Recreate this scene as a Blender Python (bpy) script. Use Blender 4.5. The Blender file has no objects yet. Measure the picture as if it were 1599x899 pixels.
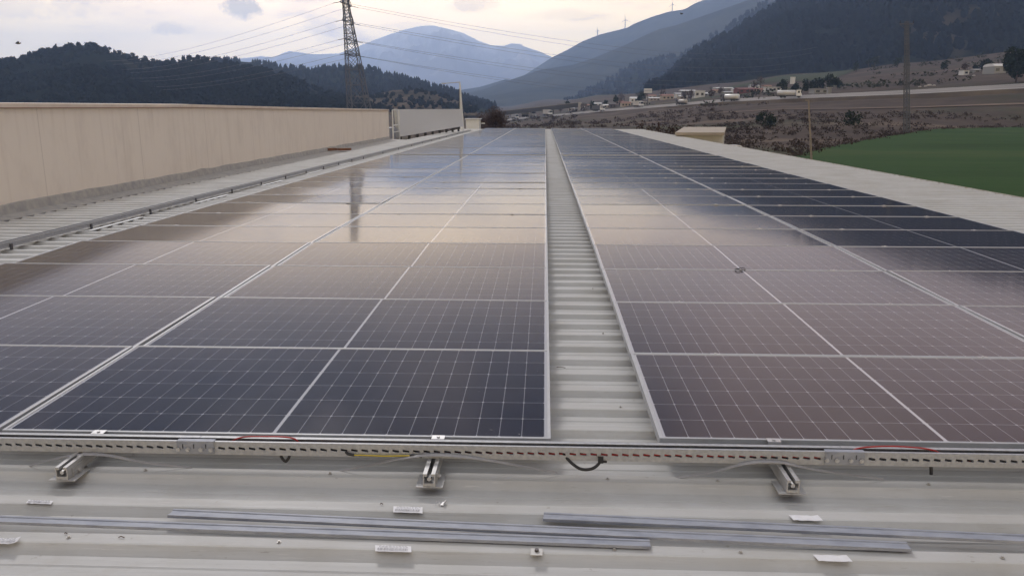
import bpy, bmesh, math, random
import numpy as np
from mathutils import Vector, Matrix, noise
from math import radians as R, sin, cos, tan, pi, atan2, sqrt

sc = bpy.context.scene
col = sc.collection
random.seed(7)

# ------------------------------------------------------------------ camera
F, PITCH, YAW = 1257.5, .22262, .0400
CAM = Vector((-.0346, -3.046, 1.302))
cd = bpy.data.cameras.new('camera')
cam = bpy.data.objects.new('camera', cd)
col.objects.link(cam)
cam.location = CAM
cam.rotation_mode = 'XYZ'
cam.rotation_euler = (R(90) - PITCH, 0, YAW)
cd.sensor_width = 36
cd.lens = F / 1599 * 36
cd.clip_start = .05
cd.clip_end = 40000
sc.camera = cam

# ------------------------------------------------------------------ light
SUN_EL, SUN_AZ = R(35), R(-20)          # azimuth from +Y towards +X
sc.view_settings.view_transform = 'Standard'
sc.view_settings.look = 'None'
sc.view_settings.gamma = 1
sc.view_settings.exposure = 0
sc.view_settings.use_curve_mapping = False
cy = sc.cycles
cy.max_bounces = 6
cy.volume_bounces = 2
cy.transparent_max_bounces = 8
cy.sample_clamp_indirect = 4
cy.caustics_reflective = False
cy.caustics_refractive = False

sd = bpy.data.lights.new('sun', 'SUN')
sd.energy = 1.5
sd.angle = R(11)
sd.color = (1, .95, .92)
sun = bpy.data.objects.new('sun', sd)
col.objects.link(sun)
dv = Vector((sin(SUN_AZ) * cos(SUN_EL), cos(SUN_AZ) * cos(SUN_EL), sin(SUN_EL)))
sun.rotation_euler = dv.to_track_quat('Z', 'Y').to_euler()

w = bpy.data.worlds.new('World')
sc.world = w
w.use_nodes = True
wt = w.node_tree
wt.nodes.clear()


class NB:
    """small node builder"""
    def __init__(s, t): s.t = t
    def n(s, typ, **kw):
        x = s.t.nodes.new(typ)
        for k, v in kw.items(): setattr(x, k, v)
        return x
    def put(s, sock, v):
        if v is None: return
        if hasattr(v, 'is_output'): s.t.links.new(v, sock)
        else:
            try: sock.default_value = v
            except Exception: sock.default_value = tuple(v) + (1,)
    def m(s, op, a, b=None, c=None, clamp=False):
        x = s.n('ShaderNodeMath', operation=op); x.use_clamp = clamp
        s.put(x.inputs[0], a)
        if b is not None: s.put(x.inputs[1], b)
        if c is not None: s.put(x.inputs[2], c)
        return x.outputs[0]
    def mix(s, f, a, b, mode='MIX'):
        x = s.n('ShaderNodeMix', data_type='RGBA', blend_type=mode)
        s.put(x.inputs[0], f); s.put(x.inputs[6], a); s.put(x.inputs[7], b)
        return x.outputs[2]
    def ramp(s, f, stops, interp='LINEAR'):
        x = s.n('ShaderNodeValToRGB'); x.color_ramp.interpolation = interp
        e = x.color_ramp.elements
        for i, (p, c) in enumerate(stops):
            q = e[i] if i < 2 else e.new(p)
            q.position = p; q.color = tuple(c) + (1,) if len(c) == 3 else c
        s.put(x.inputs[0], f)
        return x.outputs[0]
    def noise(s, vec, scale, detail=4, rough=.55, dist=0):
        x = s.n('ShaderNodeTexNoise'); s.put(x.inputs['Vector'], vec)
        x.inputs['Scale'].default_value = scale; x.inputs['Detail'].default_value = detail
        x.inputs['Roughness'].default_value = rough; x.inputs['Distortion'].default_value = dist
        return x.outputs[0]
    def mapping(s, vec, scale=(1, 1, 1), loc=(0, 0, 0)):
        x = s.n('ShaderNodeMapping'); s.put(x.inputs[0], vec)
        x.inputs['Scale'].default_value = scale; x.inputs['Location'].default_value = loc
        return x.outputs[0]


b = NB(wt)
tc = b.n('ShaderNodeTexCoord').outputs['Generated']
sx = b.n('ShaderNodeSeparateXYZ'); b.put(sx.inputs[0], tc)
el = b.m('MULTIPLY', b.m('ARCSINE', sx.outputs[2]), 180 / pi)            # elevation in degrees
az = b.m('MULTIPLY', b.m('ARCTAN2', sx.outputs[0], sx.outputs[1]), 180 / pi)
n1 = b.noise(b.mapping(tc, (1, 1, 2.6)), 2.2, 5, .55, .3)
n2 = b.noise(b.mapping(tc, (1, 1, 3.2), (3, 1, 5)), 9, 5, .6, .2)
# the underside of the cloud deck: soft bands by elevation, pushed about by noise
wob = b.m('MULTIPLY', b.m('SUBTRACT', n1, .5), 10)
e2 = b.m('ADD', el, wob)
skyc = b.ramp(b.m('DIVIDE', e2, 60, clamp=True), [
    (0.0, (5.2, 3.85, 1.9)), (.09, (4.1, 3.05, 1.6)), (.14, (2.15, 1.5, .94)), (.19, (.80, .58, .47)),
    (.27, (.42, .32, .28)), (.34, (.03, .015, .02)), (.50, (.03, .015, .03)), (.68, (.78, .77, .80)), (1.0, (.86, .86, .86))])
# a paler mauve-brown part of the deck to the right
fr_ = b.m('DIVIDE', b.m('SUBTRACT', b.m('ADD', az, b.m('MULTIPLY', wob, 1.2)), 5.5), 9, clamp=True)
fb_ = b.m('MULTIPLY', fr_, b.m('SUBTRACT', 1, b.m('DIVIDE', b.m('SUBTRACT', az, 60), 40, clamp=True)))
fe_ = b.m('MULTIPLY', b.m('DIVIDE', b.m('SUBTRACT', e2, 12.5), 3, clamp=True), b.m('SUBTRACT', 1, b.m('DIVIDE', b.m('SUBTRACT', e2, 27), 9, clamp=True)))
skyc = b.mix(b.m('MULTIPLY', fb_, fe_), skyc, (.88, .58, .50))
fe2 = b.m('MULTIPLY', b.m('DIVIDE', b.m('SUBTRACT', e2, 8), 3, clamp=True), b.m('SUBTRACT', 1, b.m('DIVIDE', b.m('SUBTRACT', e2, 14), 6, clamp=True)))
skyc = b.mix(b.m('MULTIPLY', b.m('MULTIPLY', fb_, fe2), .85), skyc, (1.35, .98, .84))
# warm glow of the veiled sun, low and slightly left
ga = b.m('DIVIDE', b.m('ADD', az, 13), 16)
ge = b.m('DIVIDE', b.m('SUBTRACT', el, 8), 5.0)
gl = b.m('EXPONENT', b.m('MULTIPLY', b.m('ADD', b.m('MULTIPLY', ga, ga), b.m('MULTIPLY', ge, ge)), -1))
skyc = b.mix(b.m('MULTIPLY', gl, .75), skyc, (5.3, 3.85, 2.0))
# small grey cloud tufts
tuft = b.m('MULTIPLY', b.m('SUBTRACT', n2, .57, clamp=True), 3.6, clamp=True)
skyc = b.mix(tuft, skyc, (1.2, .9, .8))
streak = b.m('MULTIPLY', b.m('SUBTRACT', n1, .46), 1.6)
skyc = b.mix(b.m('MAXIMUM', streak, 0), skyc, (1.7, 1.25, .9))
n3 = b.m('MULTIPLY', b.m('SUBTRACT', b.noise(tc, 42, 5, .7), .5), 4.2)
CLOUDS = ((-20.1, 6.05, 1.35, .62, .85), (-24.3, 4.7, 1.3, .42, .45), (-5.0, 6.65, 1.9, .5, .45), (-33.5, 5.7, 5, .8, .30), (-29, 6.4, 3, .4, .25), (2.0, 5.9, 3.0, .4, .22), (-9, 5.2, 2.0, .3, .18), (-15.5, 6.7, 1.6, .3, .2))
for ca, ce, wa, we, k_ in CLOUDS:
    q1 = b.m('DIVIDE', b.m('SUBTRACT', az, ca), wa); q2 = b.m('DIVIDE', b.m('SUBTRACT', el, ce), we)
    rr_ = b.m('ADD', b.m('ADD', b.m('MULTIPLY', q1, q1), b.m('MULTIPLY', q2, q2)), n3)
    skyc = b.mix(b.m('MULTIPLY', b.m('SUBTRACT', 1.25, rr_, clamp=True), k_), skyc, (1.25, .95, .55))
sky = b.n('ShaderNodeTexSky', sky_type='NISHITA')
sky.sun_disc = False
sky.sun_elevation = SUN_EL
sky.sun_rotation = SUN_AZ
bg1 = b.n('ShaderNodeBackground'); b.put(bg1.inputs[0], sky.outputs[0]); bg1.inputs[1].default_value = .05
bg2 = b.n('ShaderNodeBackground'); b.put(bg2.inputs[0], skyc); bg2.inputs[1].default_value = 1.0
mx = b.n('ShaderNodeMixShader'); mx.inputs[0].default_value = .9
wt.links.new(bg1.outputs[0], mx.inputs[1]); wt.links.new(bg2.outputs[0], mx.inputs[2])
wo = b.n('ShaderNodeOutputWorld'); wt.links.new(mx.outputs[0], wo.inputs[0])

# ------------------------------------------------------------------ helpers
def ray(px, py):
    x = (px - 799.5) / F; up = (449.5 - py) / F
    c, s = cos(PITCH), sin(PITCH)
    y = c + up * s; z = -s + up * c
    c, s = cos(-YAW), sin(-YAW)
    return Vector((x * c + y * s, -x * s + y * c, z))
def at(px, py, D):                      # the point at depth D (metres along Y from the camera) seen at a pixel of the photograph
    r = ray(px, py); return CAM + r * (D / r.y)
def atz(px, py, z):
    r = ray(px, py); return CAM + r * ((z - CAM.z) / r.z)
def X_at(px, D): return at(px, 165, D).x

def smooth(t): t = max(0, min(1, t)); return t * t * (3 - 2 * t)
def lerp(a, b_, t): return a + (b_ - a) * t
def interp(x, xs, ys):
    return float(np.interp(x, xs, ys))

MATS = {}
def mat(name, color=(.5, .5, .5), rough=.6, metal=0, var=.0, vscale=5, color2=None, bump=0, bscale=20, spec=.5, coord='Object', stretch=(1, 1, 1)):
    if name in MATS: return MATS[name]
    m = bpy.data.materials.new(name); m.use_nodes = True
    t = m.node_tree; b = NB(t); p = t.nodes['Principled BSDF']
    p.inputs['Roughness'].default_value = rough; p.inputs['Metallic'].default_value = metal
    p.inputs['Specular IOR Level'].default_value = spec
    v = b.mapping(b.n('ShaderNodeTexCoord').outputs[coord], stretch)
    if var or color2:
        nz = b.noise(v, vscale, 5, .6)
        c2 = color2 or tuple(max(0, c * (1 - var)) for c in color)
        f = b.ramp(nz, [(.35, (0, 0, 0)), (.65, (1, 1, 1))])
        b.put(p.inputs['Base Color'], b.mix(f, color, c2))
    else: p.inputs['Base Color'].default_value = tuple(color) + (1,)
    if bump:
        bp = b.n('ShaderNodeBump'); bp.inputs['Strength'].default_value = bump; bp.inputs['Distance'].default_value = .01
        b.put(bp.inputs['Height'], b.noise(v, bscale, 4)); b.put(p.inputs['Normal'], bp.outputs[0])
    MATS[name] = m
    return m

class MB:
    def __init__(s): s.v = []; s.f = []; s.mi = []; s.cur = 0
    def add(s, vs, fs):
        o = len(s.v); s.v += [tuple(q) for q in vs]
        for f in fs: s.f.append(tuple(i + o for i in f)); s.mi.append(s.cur)
    def box(s, x0, x1, y0, y1, z0, z1, M=None):
        vs = [Vector(p) for p in ((x0, y0, z0), (x1, y0, z0), (x1, y1, z0), (x0, y1, z0), (x0, y0, z1), (x1, y0, z1), (x1, y1, z1), (x0, y1, z1))]
        if M: vs = [M @ q for q in vs]
        s.add(vs, [(0, 3, 2, 1), (4, 5, 6, 7), (0, 1, 5, 4), (1, 2, 6, 5), (2, 3, 7, 6), (3, 0, 4, 7)])
        return s
    def hexa(s, pts): s.add(pts, [(0, 3, 2, 1), (4, 5, 6, 7), (0, 1, 5, 4), (1, 2, 6, 5), (2, 3, 7, 6), (3, 0, 4, 7)]); return s
    def tube(s, pts, r, n=8, cap=True):
        pts = [Vector(p) for p in pts]; rs = r if isinstance(r, (list, tuple)) else [r] * len(pts)
        rings = []; up = None
        for i, p in enumerate(pts):
            d = (pts[min(i + 1, len(pts) - 1)] - pts[max(i - 1, 0)]).normalized()
            if up is None: up = Vector((0, 0, 1)) if abs(d.z) < .9 else Vector((1, 0, 0))
            a = d.cross(up).normalized(); up = a.cross(d).normalized()
            rings.append([p + (a * cos(2 * pi * k / n) + up * sin(2 * pi * k / n)) * rs[i] for k in range(n)])
        vs = [q for rg in rings for q in rg]; fs = []
        for i in range(len(pts) - 1):
            for k in range(n):
                k2 = (k + 1) % n; fs.append((i * n + k, i * n + k2, (i + 1) * n + k2, (i + 1) * n + k))
        if cap: fs.append(tuple(range(n))[::-1]); fs.append(tuple((len(pts) - 1) * n + k for k in range(n)))
        s.add(vs, fs); return s
    def extrude(s, prof, p0, p1, side, up, closed=True, caps=True):
        """sweep a 2-D profile [(a,b)] (a along side, b along up) from p0 to p1"""
        p0, p1, side, up = map(Vector, (p0, p1, side, up)); n = len(prof)
        vs = [p + side * a + up * c for p in (p0, p1) for a, c in prof]
        fs = [(i, (i + 1) % n, n + (i + 1) % n, n + i) for i in range(n if closed else n - 1)]
        if closed and caps: fs += [tuple(range(n))[::-1], tuple(range(n, 2 * n))]
        s.add(vs, fs); return s
    def ball(s, c, rx, ry, rz, n=8, m=6, jit=0):
        vs = []; fs = []
        for j in range(m + 1):
            t = pi * j / m
            for k in range(n):
                q = 1 + random.uniform(-jit, jit)
                a = 2 * pi * k / n; vs.append((c[0] + rx * q * sin(t) * cos(a), c[1] + ry * q * sin(t) * sin(a), c[2] + rz * q * cos(t)))
        for j in range(m):
            for k in range(n):
                k2 = (k + 1) % n; fs.append((j * n + k, (j + 1) * n + k, (j + 1) * n + k2, j * n + k2))
        s.add(vs, fs); return s
    def leaves(s, c, r, n, size, low=-1.0):
        """leaf-sized faces through an ellipsoid"""
        for _ in range(n):
            while True:
                p = Vector((random.uniform(-1, 1), random.uniform(-1, 1), random.uniform(low, 1)))
                if .15 < p.length < 1: break
            q = Vector((c[0] + p.x * r[0], c[1] + p.y * r[1], c[2] + p.z * r[2]))
            a = Vector([random.gauss(0, 1) for _ in range(3)]).normalized(); d = a.orthogonal().normalized(); e = a.cross(d)
            k = size * random.uniform(.6, 1.3)
            s.add([q + d * k, q + e * k, q - d * k * .8, q - e * k * .9], [(0, 1, 2, 3)])
        return s
    def build(s, name, m, parent=None, smooth_=False, loc=None):
        me = bpy.data.meshes.new(name)
        if loc is not None: s.v = [(q[0] - loc[0], q[1] - loc[1], q[2] - loc[2]) for q in s.v]
        me.from_pydata(s.v, [], s.f); me.update()
        for mm in (m if isinstance(m, (list, tuple)) else [m]): me.materials.append(mm)
        if any(s.mi): me.polygons.foreach_set('material_index', s.mi)
        if smooth_: me.polygons.foreach_set('use_smooth', [True] * len(me.polygons))
        o = bpy.data.objects.new(name, me); col.objects.link(o)
        if loc is not None: o.location = loc
        if parent: o.parent = parent
        return o

def tag(o, label=None, cat=None, group=None, kind=None):
    if label: o['label'] = label
    if cat: o['category'] = cat
    if group: o['group'] = group
    if kind: o['kind'] = kind
    return o
def empty(name, loc, label, cat, group=None, rz=0):
    o = bpy.data.objects.new(name, None); col.objects.link(o); o.empty_display_size = .1
    o.location = loc; o.rotation_euler = (0, 0, rz)
    return tag(o, label, cat, group)
def copy_tree(o, parent=None):
    c = o.copy(); col.objects.link(c); c.parent = parent
    for ch in list(o.children): copy_tree(ch, c)
    return c

# ------------------------------------------------------------------ materials
def roof_material():
    m = bpy.data.materials.new('painted_roof_sheet'); m.use_nodes = True
    t = m.node_tree; b = NB(t); p = t.nodes['Principled BSDF']
    o = b.n('ShaderNodeTexCoord').outputs['Object']
    a = b.noise(b.mapping(o, (.5, 6, 6)), 3, 6, .65)
    c = b.noise(b.mapping(o, (1.2, 22, 10)), 2.5, 5, .7)
    d = b.noise(o, 26, 4, .6)
    g = b.noise(b.mapping(o, (2, 2, 2)), .9, 5, .6)
    base = b.mix(b.ramp(a, [(.35, (0, 0, 0)), (.7, (1, 1, 1))]), (.49, .49, .477), (.43, .43, .418))
    base = b.mix(b.m('MULTIPLY', b.ramp(g, [(.45, (0, 0, 0)), (.7, (1, 1, 1))]), .55), base, (.35, .335, .30))
    base = b.mix(b.m('MULTIPLY', b.ramp(c, [(.60, (0, 0, 0)), (.72, (1, 1, 1))]), .32), base, (.27, .26, .24))
    base = b.mix(b.m('MULTIPLY', b.ramp(d, [(.69, (0, 0, 0)), (.73, (1, 1, 1))]), .5), base, (.25, .22, .19))
    sc1 = b.noise(b.mapping(o, (1.5, 30, 12), (4, 1, 0)), 4, 3, .6)
    base = b.mix(b.m('MULTIPLY', b.ramp(sc1, [(.66, (0, 0, 0)), (.70, (1, 1, 1))]), .45), base, (.60, .59, .56))
    sc2 = b.noise(b.mapping(o, (2.5, 55, 12), (9, 5, 0)), 5, 2, .5)
    base = b.mix(b.m('MULTIPLY', b.ramp(sc2, [(.70, (0, 0, 0)), (.73, (1, 1, 1))]), .5), base, (.24, .22, .19))
    stn = b.noise(b.mapping(o, (1, 1.6, 1), (2, 8, 0)), 3.2, 6, .7)
    base = b.mix(b.m('MULTIPLY', b.ramp(stn, [(.56, (0, 0, 0)), (.66, (1, 1, 1))]), .28), base, (.37, .35, .31))
    b.put(p.inputs['Base Color'], base)
    b.put(p.inputs['Roughness'], b.m('ADD', b.m('MULTIPLY', a, .25), .5))
    bp = b.n('ShaderNodeBump'); bp.inputs['Strength'].default_value = .35; bp.inputs['Distance'].default_value = .006
    b.put(bp.inputs['Height'], a); b.put(p.inputs['Normal'], bp.outputs[0])
    return m
def glass_material():
    m = bpy.data.materials.new('solar_cells_under_glass'); m.use_nodes = True
    t = m.node_tree; b = NB(t); p = t.nodes['Principled BSDF']
    o = b.n('ShaderNodeTexCoord').outputs['Object']
    s = b.n('ShaderNodeSeparateXYZ'); b.put(s.inputs[0], o)
    xa = b.m('SUBTRACT', b.m('ABSOLUTE', b.m('SUBTRACT', s.outputs[0], PW / 2)), .0065)
    cw = (PW / 2 - .0065 - .026) / 12; chh = (PD - .040) / 6
    u = b.m('DIVIDE', xa, cw); v = b.m('DIVIDE', b.m('SUBTRACT', s.outputs[1], .020), chh)
    du = b.m('MULTIPLY', b.m('ABSOLUTE', b.m('SUBTRACT', u, b.m('ROUND', u))), cw)
    dvv = b.m('MULTIPLY', b.m('ABSOLUTE', b.m('SUBTRACT', v, b.m('ROUND', v))), chh)
    line = b.m('LESS_THAN', b.m('MINIMUM', du, dvv), .0014)
    dia = b.m('LESS_THAN', b.m('ADD', du, dvv), .0068)
    out = b.m('ADD', b.m('ADD', b.m('LESS_THAN', u, 0), b.m('GREATER_THAN', u, 12.01)), b.m('ADD', b.m('LESS_THAN', v, -.01), b.m('GREATER_THAN', v, 6.01)))
    strong = b.m('MINIMUM', b.m('ADD', b.m('MULTIPLY', dia, .7), out), 1)
    # cell-to-cell tone and fine busbars
    wn = b.n('ShaderNodeTexWhiteNoise', noise_dimensions='3D')
    cb = b.n('ShaderNodeCombineXYZ')
    b.put(cb.inputs[0], b.m('FLOOR', b.m('DIVIDE', s.outputs[0], cw))); b.put(cb.inputs[1], b.m('FLOOR', v)); b.put(wn.inputs['Vector'], cb.outputs[0])
    cell = b.mix(wn.outputs[0], (.0095, .008, .013), (.013, .0105, .017))
    fb = b.m('FRACT', b.m('MULTIPLY', v, 10)); bus = b.m('LESS_THAN', fb, .05)
    cell = b.mix(b.m('MULTIPLY', bus, .25), cell, (.07, .07, .09))
    c = b.mix(b.m('MULTIPLY', line, .55), cell, (.42, .43, .46))
    c = b.mix(strong, c, (.46, .46, .48))
    gd = b.n('ShaderNodeNewGeometry')
    dirt = b.noise(gd.outputs['Position'], 1.3, 6, .65)
    oi = b.n('ShaderNodeObjectInfo').outputs['Random']
    c = b.mix(b.m('MULTIPLY', b.ramp(dirt, [(.4, (0, 0, 0)), (.75, (1, 1, 1))]), .03), c, (.30, .27, .24))
    sp_ = b.noise(gd.outputs['Position'], 38, 2, .5)
    c = b.mix(b.m('MULTIPLY', b.ramp(sp_, [(.755, (0, 0, 0)), (.78, (1, 1, 1))]), .35), c, (.38, .36, .33))
    b.put(p.inputs['Base Color'], c)
    b.put(p.inputs['Roughness'], b.m('ADD', b.m('MULTIPLY', dirt, .05), b.m('ADD', b.m('MULTIPLY', oi, .03), .055)))
    p.inputs['IOR'].default_value = 1.47
    p.inputs['Coat Weight'].default_value = 0
    return m

PW, PD, PITCHY = 2.279, 1.134, 1.154
M_roof = roof_material()
M_glass = glass_material()
M_alu = mat('anodised_aluminium', (.44, .45, .465), .55, .2, var=.12, vscale=8)
M_alud = mat('mill_aluminium', (.52, .52, .52), .45, .5, var=.2, vscale=12, stretch=(8, 1, 8))
M_galv = mat('galvanised_steel', (.33, .35, .40), .6, .1, color2=(.24, .26, .31), vscale=30, bump=.15, bscale=60, stretch=(.4, 1, 1))
M_tray = mat('zinc_tray_steel', (.43, .44, .46), .5, .2, color2=(.33, .34, .36), vscale=60)
M_black = mat('black_rubber', (.015, .015, .018), .5)
M_red = mat('red_cable_sheath', (.35, .02, .02), .45)
M_yel = mat('yellow_sheath', (.55, .42, .03), .5)
M_paper = mat('white_paper_sticker', (.74, .74, .76), .6, var=.06, vscale=40)
M_film = mat('grey_plastic_strap', (.34, .34, .36), .35, var=.15, vscale=8)
M_steel = mat('bright_steel', (.55, .55, .55), .4, .6)
M_wall = None
def wall_material():
    m = bpy.data.materials.new('cream_cladding'); m.use_nodes = True
    t = m.node_tree; b = NB(t); p = t.nodes['Principled BSDF']
    o = b.n('ShaderNodeTexCoord').outputs['Object']
    a = b.noise(b.mapping(o, (.4, .35, .3)), 1.6, 5, .6)
    st = b.noise(b.mapping(o, (2, 3.4, .25)), 2.0, 5, .6)
    s = b.n('ShaderNodeSeparateXYZ'); b.put(s.inputs[0], o)
    base = b.mix(a, (.80, .74, .66), (.77, .71, .635))
    base = b.mix(b.m('MULTIPLY', b.ramp(st, [(.52, (0, 0, 0)), (.72, (1, 1, 1))]), .38), base, (.60, .53, .46))
    # thin joints between the cladding sheets
    fr = b.m('FRACT', b.m('DIVIDE', b.m('ADD', s.outputs[1], 3), 3.05))
    j = b.m('LESS_THAN', b.m('ABSOLUTE', b.m('SUBTRACT', fr, .5)), .0035)
    base = b.mix(b.m('MULTIPLY', j, .3), base, (.35, .3, .27))
    foot = b.noise(b.mapping(o, (1, 5, 3)), 3, 5, .7)
    lowz = b.m('LESS_THAN', b.m('ADD', s.outputs[2], b.m('MULTIPLY', foot, .22)), .17)
    base = b.mix(b.m('MULTIPLY', b.ramp(b.noise(b.mapping(o, (1, 1.4, .8)), 1.1, 6, .7), [(.5, (0, 0, 0)), (.68, (1, 1, 1))]), .3), base, (.56, .50, .45))
    base = b.mix(b.m('MULTIPLY', lowz, .5), base, (.66, .60, .52))
    b.put(p.inputs['Base Color'], base); p.inputs['Roughness'].default_value = .6
    return m
M_wall = wall_material()
M_coping = mat('cream_coping_metal', (.70, .62, .54), .6, color2=(.60, .52, .45), vscale=2)
M_rust = mat('rusty_edge', (.22, .11, .07), .8)
M_flash = mat('bitumen_flashing', (.30, .30, .30), .7, color2=(.42, .41, .38), vscale=7, bump=.4, bscale=30)
M_white = mat('white_sheet_metal', (.66, .68, .69), .5, color2=(.58, .60, .61), vscale=2)
M_conc = mat('grey_concrete', (.36, .35, .33), .85, color2=(.28, .27, .25), vscale=3)
M_dark = mat('dark_void', (.03, .03, .032), .8)
M_pyl = mat('weathered_lattice_steel', (.10, .105, .12), .7)
M_wire = mat('conductor', (.09, .085, .09), .7)

# ================================================================== TERRAIN
def zc(px, y, D): return at(px, y, D).z
def prof(px, rows):
    out = []
    for D, v in rows: out.append((D, v[0] if isinstance(v, tuple) else zc(px, v, D)))
    return px, out
TER = [prof(*a) for a in [
    (-3000, [(100, (-5.,)), (3000, (2.,))]),
    (600, [(100, (-5.,)), (300, (-5.,)), (800, (-6.,)), (3000, (0.,))]),
    (750, [(100, (-5.,)), (300, (-5.5,)), (690, (-9.,)), (900, (-7.,)), (3000, (3.,))]),
    (790, [(100, (-5.,)), (400, (-8.,)), (682, 189.3), (700, 188), (1000, 176), (2500, 165)]),
    (857, [(100, (-5.,)), (380, (-7.,)), (592, 183.5), (608, 181), (850, 171), (2000, 155)]),
    (936, [(100, (-5.,)), (350, (-6.,)), (510, 176), (528, 172.5), (700, 162), (1200, 148)]),
    (1052, [(100, (-5.,)), (280, (-5.,)), (428, 167), (450, 162.5), (600, 151), (900, 138)]),
    (1120, [(100, (-5.,)), (240, (-5.,)), (390, 161.8), (416, 156.5), (550, 146), (900, 130)]),
    (1232, [(100, (-5.,)), (180, (-4.8,)), (290, 176), (360, 156.8), (386, 149.5), (500, 136), (800, 116)]),
    (1420, [(100, (-5.,)), (188, (-5.,)), (290, 172), (338, 149.3), (364, 141), (450, 124), (700, 98)]),
    (1599, [(100, (-5.,)), (245, (-5.,)), (292, 163), (318, 141), (344, 131), (420, 112), (700, 78)]),
    (1800, [(100, (-5.,)), (250, (-5.,)), (290, 158), (314, 134), (340, 124), (420, 105), (700, 66)]),
    (2600, [(100, (-5.,)), (250, (-5.,)), (290, 150), (314, 120), (340, 110), (420, 90), (700, 50)]),
]]
TPX = [a[0] for a in TER]
def gh(x, y):
    D = y - CAM.y
    if D < 60: return -5.0
    # bearing as a pixel column of the photograph's horizon
    dx = x - CAM.x; c, s = cos(YAW), sin(YAW)
    xr = dx * c + D * s; yr = -dx * s + D * c
    if yr < 10: px = 2600 if xr > 0 else -3000
    else: px = 799.5 + F * xr / (yr * cos(PITCH))
    px = max(TPX[0], min(TPX[-1], px))
    i = 0
    while i < len(TPX) - 2 and px > TPX[i + 1]: i += 1
    t = (px - TPX[i]) / (TPX[i + 1] - TPX[i])
    za, zb = [interp(D, [r[0] for r in TER[k][1]], [r[1] for r in TER[k][1]]) for k in (i, i + 1)]
    z = za + (zb - za) * smooth(t) * .5 + (zb - za) * t * .5
    if px > 690:                                                      # the bed the highway lies on
        Dr = interp(px, [700, 790, 829, 857, 936, 1052, 1120, 1232, 1420, 1599, 1750, 2400], [800, 684, 628, 596, 516, 434, 396, 364, 343, 323, 316, 300]) + 7
        z -= 1.5 * smooth(1.6 * max(0, 1 - abs(D - Dr) / 26))
    k = min(1, max(0, (D - 100) / 100))
    return z + k * .5 * (noise.noise((x * .03, y * .03, 0)))
def gat(px, D, dz=0):
    p = at(px, 165, D); return Vector((p.x, p.y, gh(p.x, p.y) + dz))

def ground_material():
    m = bpy.data.materials.new('winter_scrub_ground'); m.use_nodes = True
    t = m.node_tree; b = NB(t); p = t.nodes['Principled BSDF']
    o = b.n('ShaderNodeTexCoord').outputs['Object']
    a = b.noise(b.mapping(o, (.6, 1, 1)), .012, 6, .65); c = b.noise(o, .06, 6, .7); d = b.noise(b.mapping(o, (.5, 2.4, 1)), .022, 5, .6)
    base = b.ramp(c, [(.3, (.040, .031, .027)), (.5, (.066, .049, .040)), (.7, (.095, .072, .055))])
    base = b.mix(b.ramp(a, [(.5, (0, 0, 0)), (.62, (.8, .8, .8))]), base, (.045, .055, .028))
    base = b.mix(b.ramp(d, [(.56, (0, 0, 0)), (.66, (.75, .75, .75))]), base, (.16, .12, .09))
    b.put(p.inputs['Base Color'], base); p.inputs['Roughness'].default_value = .95
    p.inputs['Specular IOR Level'].default_value = .1
    return m
def grid_sheet(name, xs, ys, fz, m, kind='structure'):
    mb = MB(); nx = len(xs)
    mb.v = [(x, y, fz(x, y)) for y in ys for x in xs]
    for j in range(len(ys) - 1):
        for i in range(nx - 1):
            a = j * nx + i; mb.f.append((a, a + 1, a + nx + 1, a + nx)); mb.mi.append(0)
    o = mb.build(name, m, smooth_=True); o['kind'] = kind
    return o
xs = sorted(set([round(v, 2) for v in list(np.linspace(-80, 420, 126)) + list(-80 - np.geomspace(5, 11000, 34)) + list(420 + np.geomspace(5, 11000, 34))]))
ys = sorted(set([round(v, 2) for v in [-1500, -700, -300, -100] + list(np.linspace(0, 760, 190)) + list(760 + np.geomspace(5, 11200, 36))]))
ground = grid_sheet('ground', xs, ys, gh, ground_material())

def drape(name, pxs, near, far, m, dz, n=10, kind='structure'):
    """sheet lying on the terrain between two edges given as distance against bearing"""
    mb = MB(); k = len(pxs)
    for j in range(n + 1):
        for px in pxs:
            D = lerp(near(px), far(px), j / n); q = gat(px, D, dz); mb.v.append(tuple(q))
    for j in range(n):
        for i in range(k - 1):
            a = j * k + i; mb.f.append((a, a + 1, a + k + 1, a + k)); mb.mi.append(0)
    o = mb.build(name, m, smooth_=True); o['kind'] = kind
    return o
def field_material():
    m = bpy.data.materials.new('green_wheat_field'); m.use_nodes = True
    t = m.node_tree; b = NB(t); p = t.nodes['Principled BSDF']
    o = b.n('ShaderNodeTexCoord').outputs['Object']
    a = b.noise(b.mapping(o, (.35, 1, 1)), .05, 6, .65); c = b.noise(b.mapping(o, (.06, 3, 1)), .8, 3, .6); d = b.noise(o, 1.1, 5, .7)
    base = b.ramp(a, [(.3, (.015, .044, .010)), (.5, (.025, .066, .015)), (.7, (.048, .078, .022))])
    base = b.mix(b.m('MULTIPLY', c, .35), base, (.022, .036, .016)); base = b.mix(b.m('MULTIPLY', b.ramp(d, [(.5, (0, 0, 0)), (.7, (1, 1, 1))]), .4), base, (.045, .055, .026))
    b.put(p.inputs['Base Color'], base); p.inputs['Roughness'].default_value = .95; p.inputs['Specular IOR Level'].default_value = .1
    return m
M_field = field_material()
_unused = mat('green_wheat_field', (.024, .046, .018), .95, color2=(.034, .058, .026), vscale=.09, spec=.1, stretch=(.4, 1, 1))
M_mead = mat('meadow_grass', (.035, .052, .024), .95, color2=(.055, .056, .032), vscale=.03, spec=.1)
drape('field', list(range(1170, 3300, 30)), lambda p: 26, lambda p: interp(p, [1170, 1250, 1330, 1420, 1500, 1599, 3300], [80, 104, 140, 186, 215, 243, 262]), M_field, .12, 60)
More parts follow.
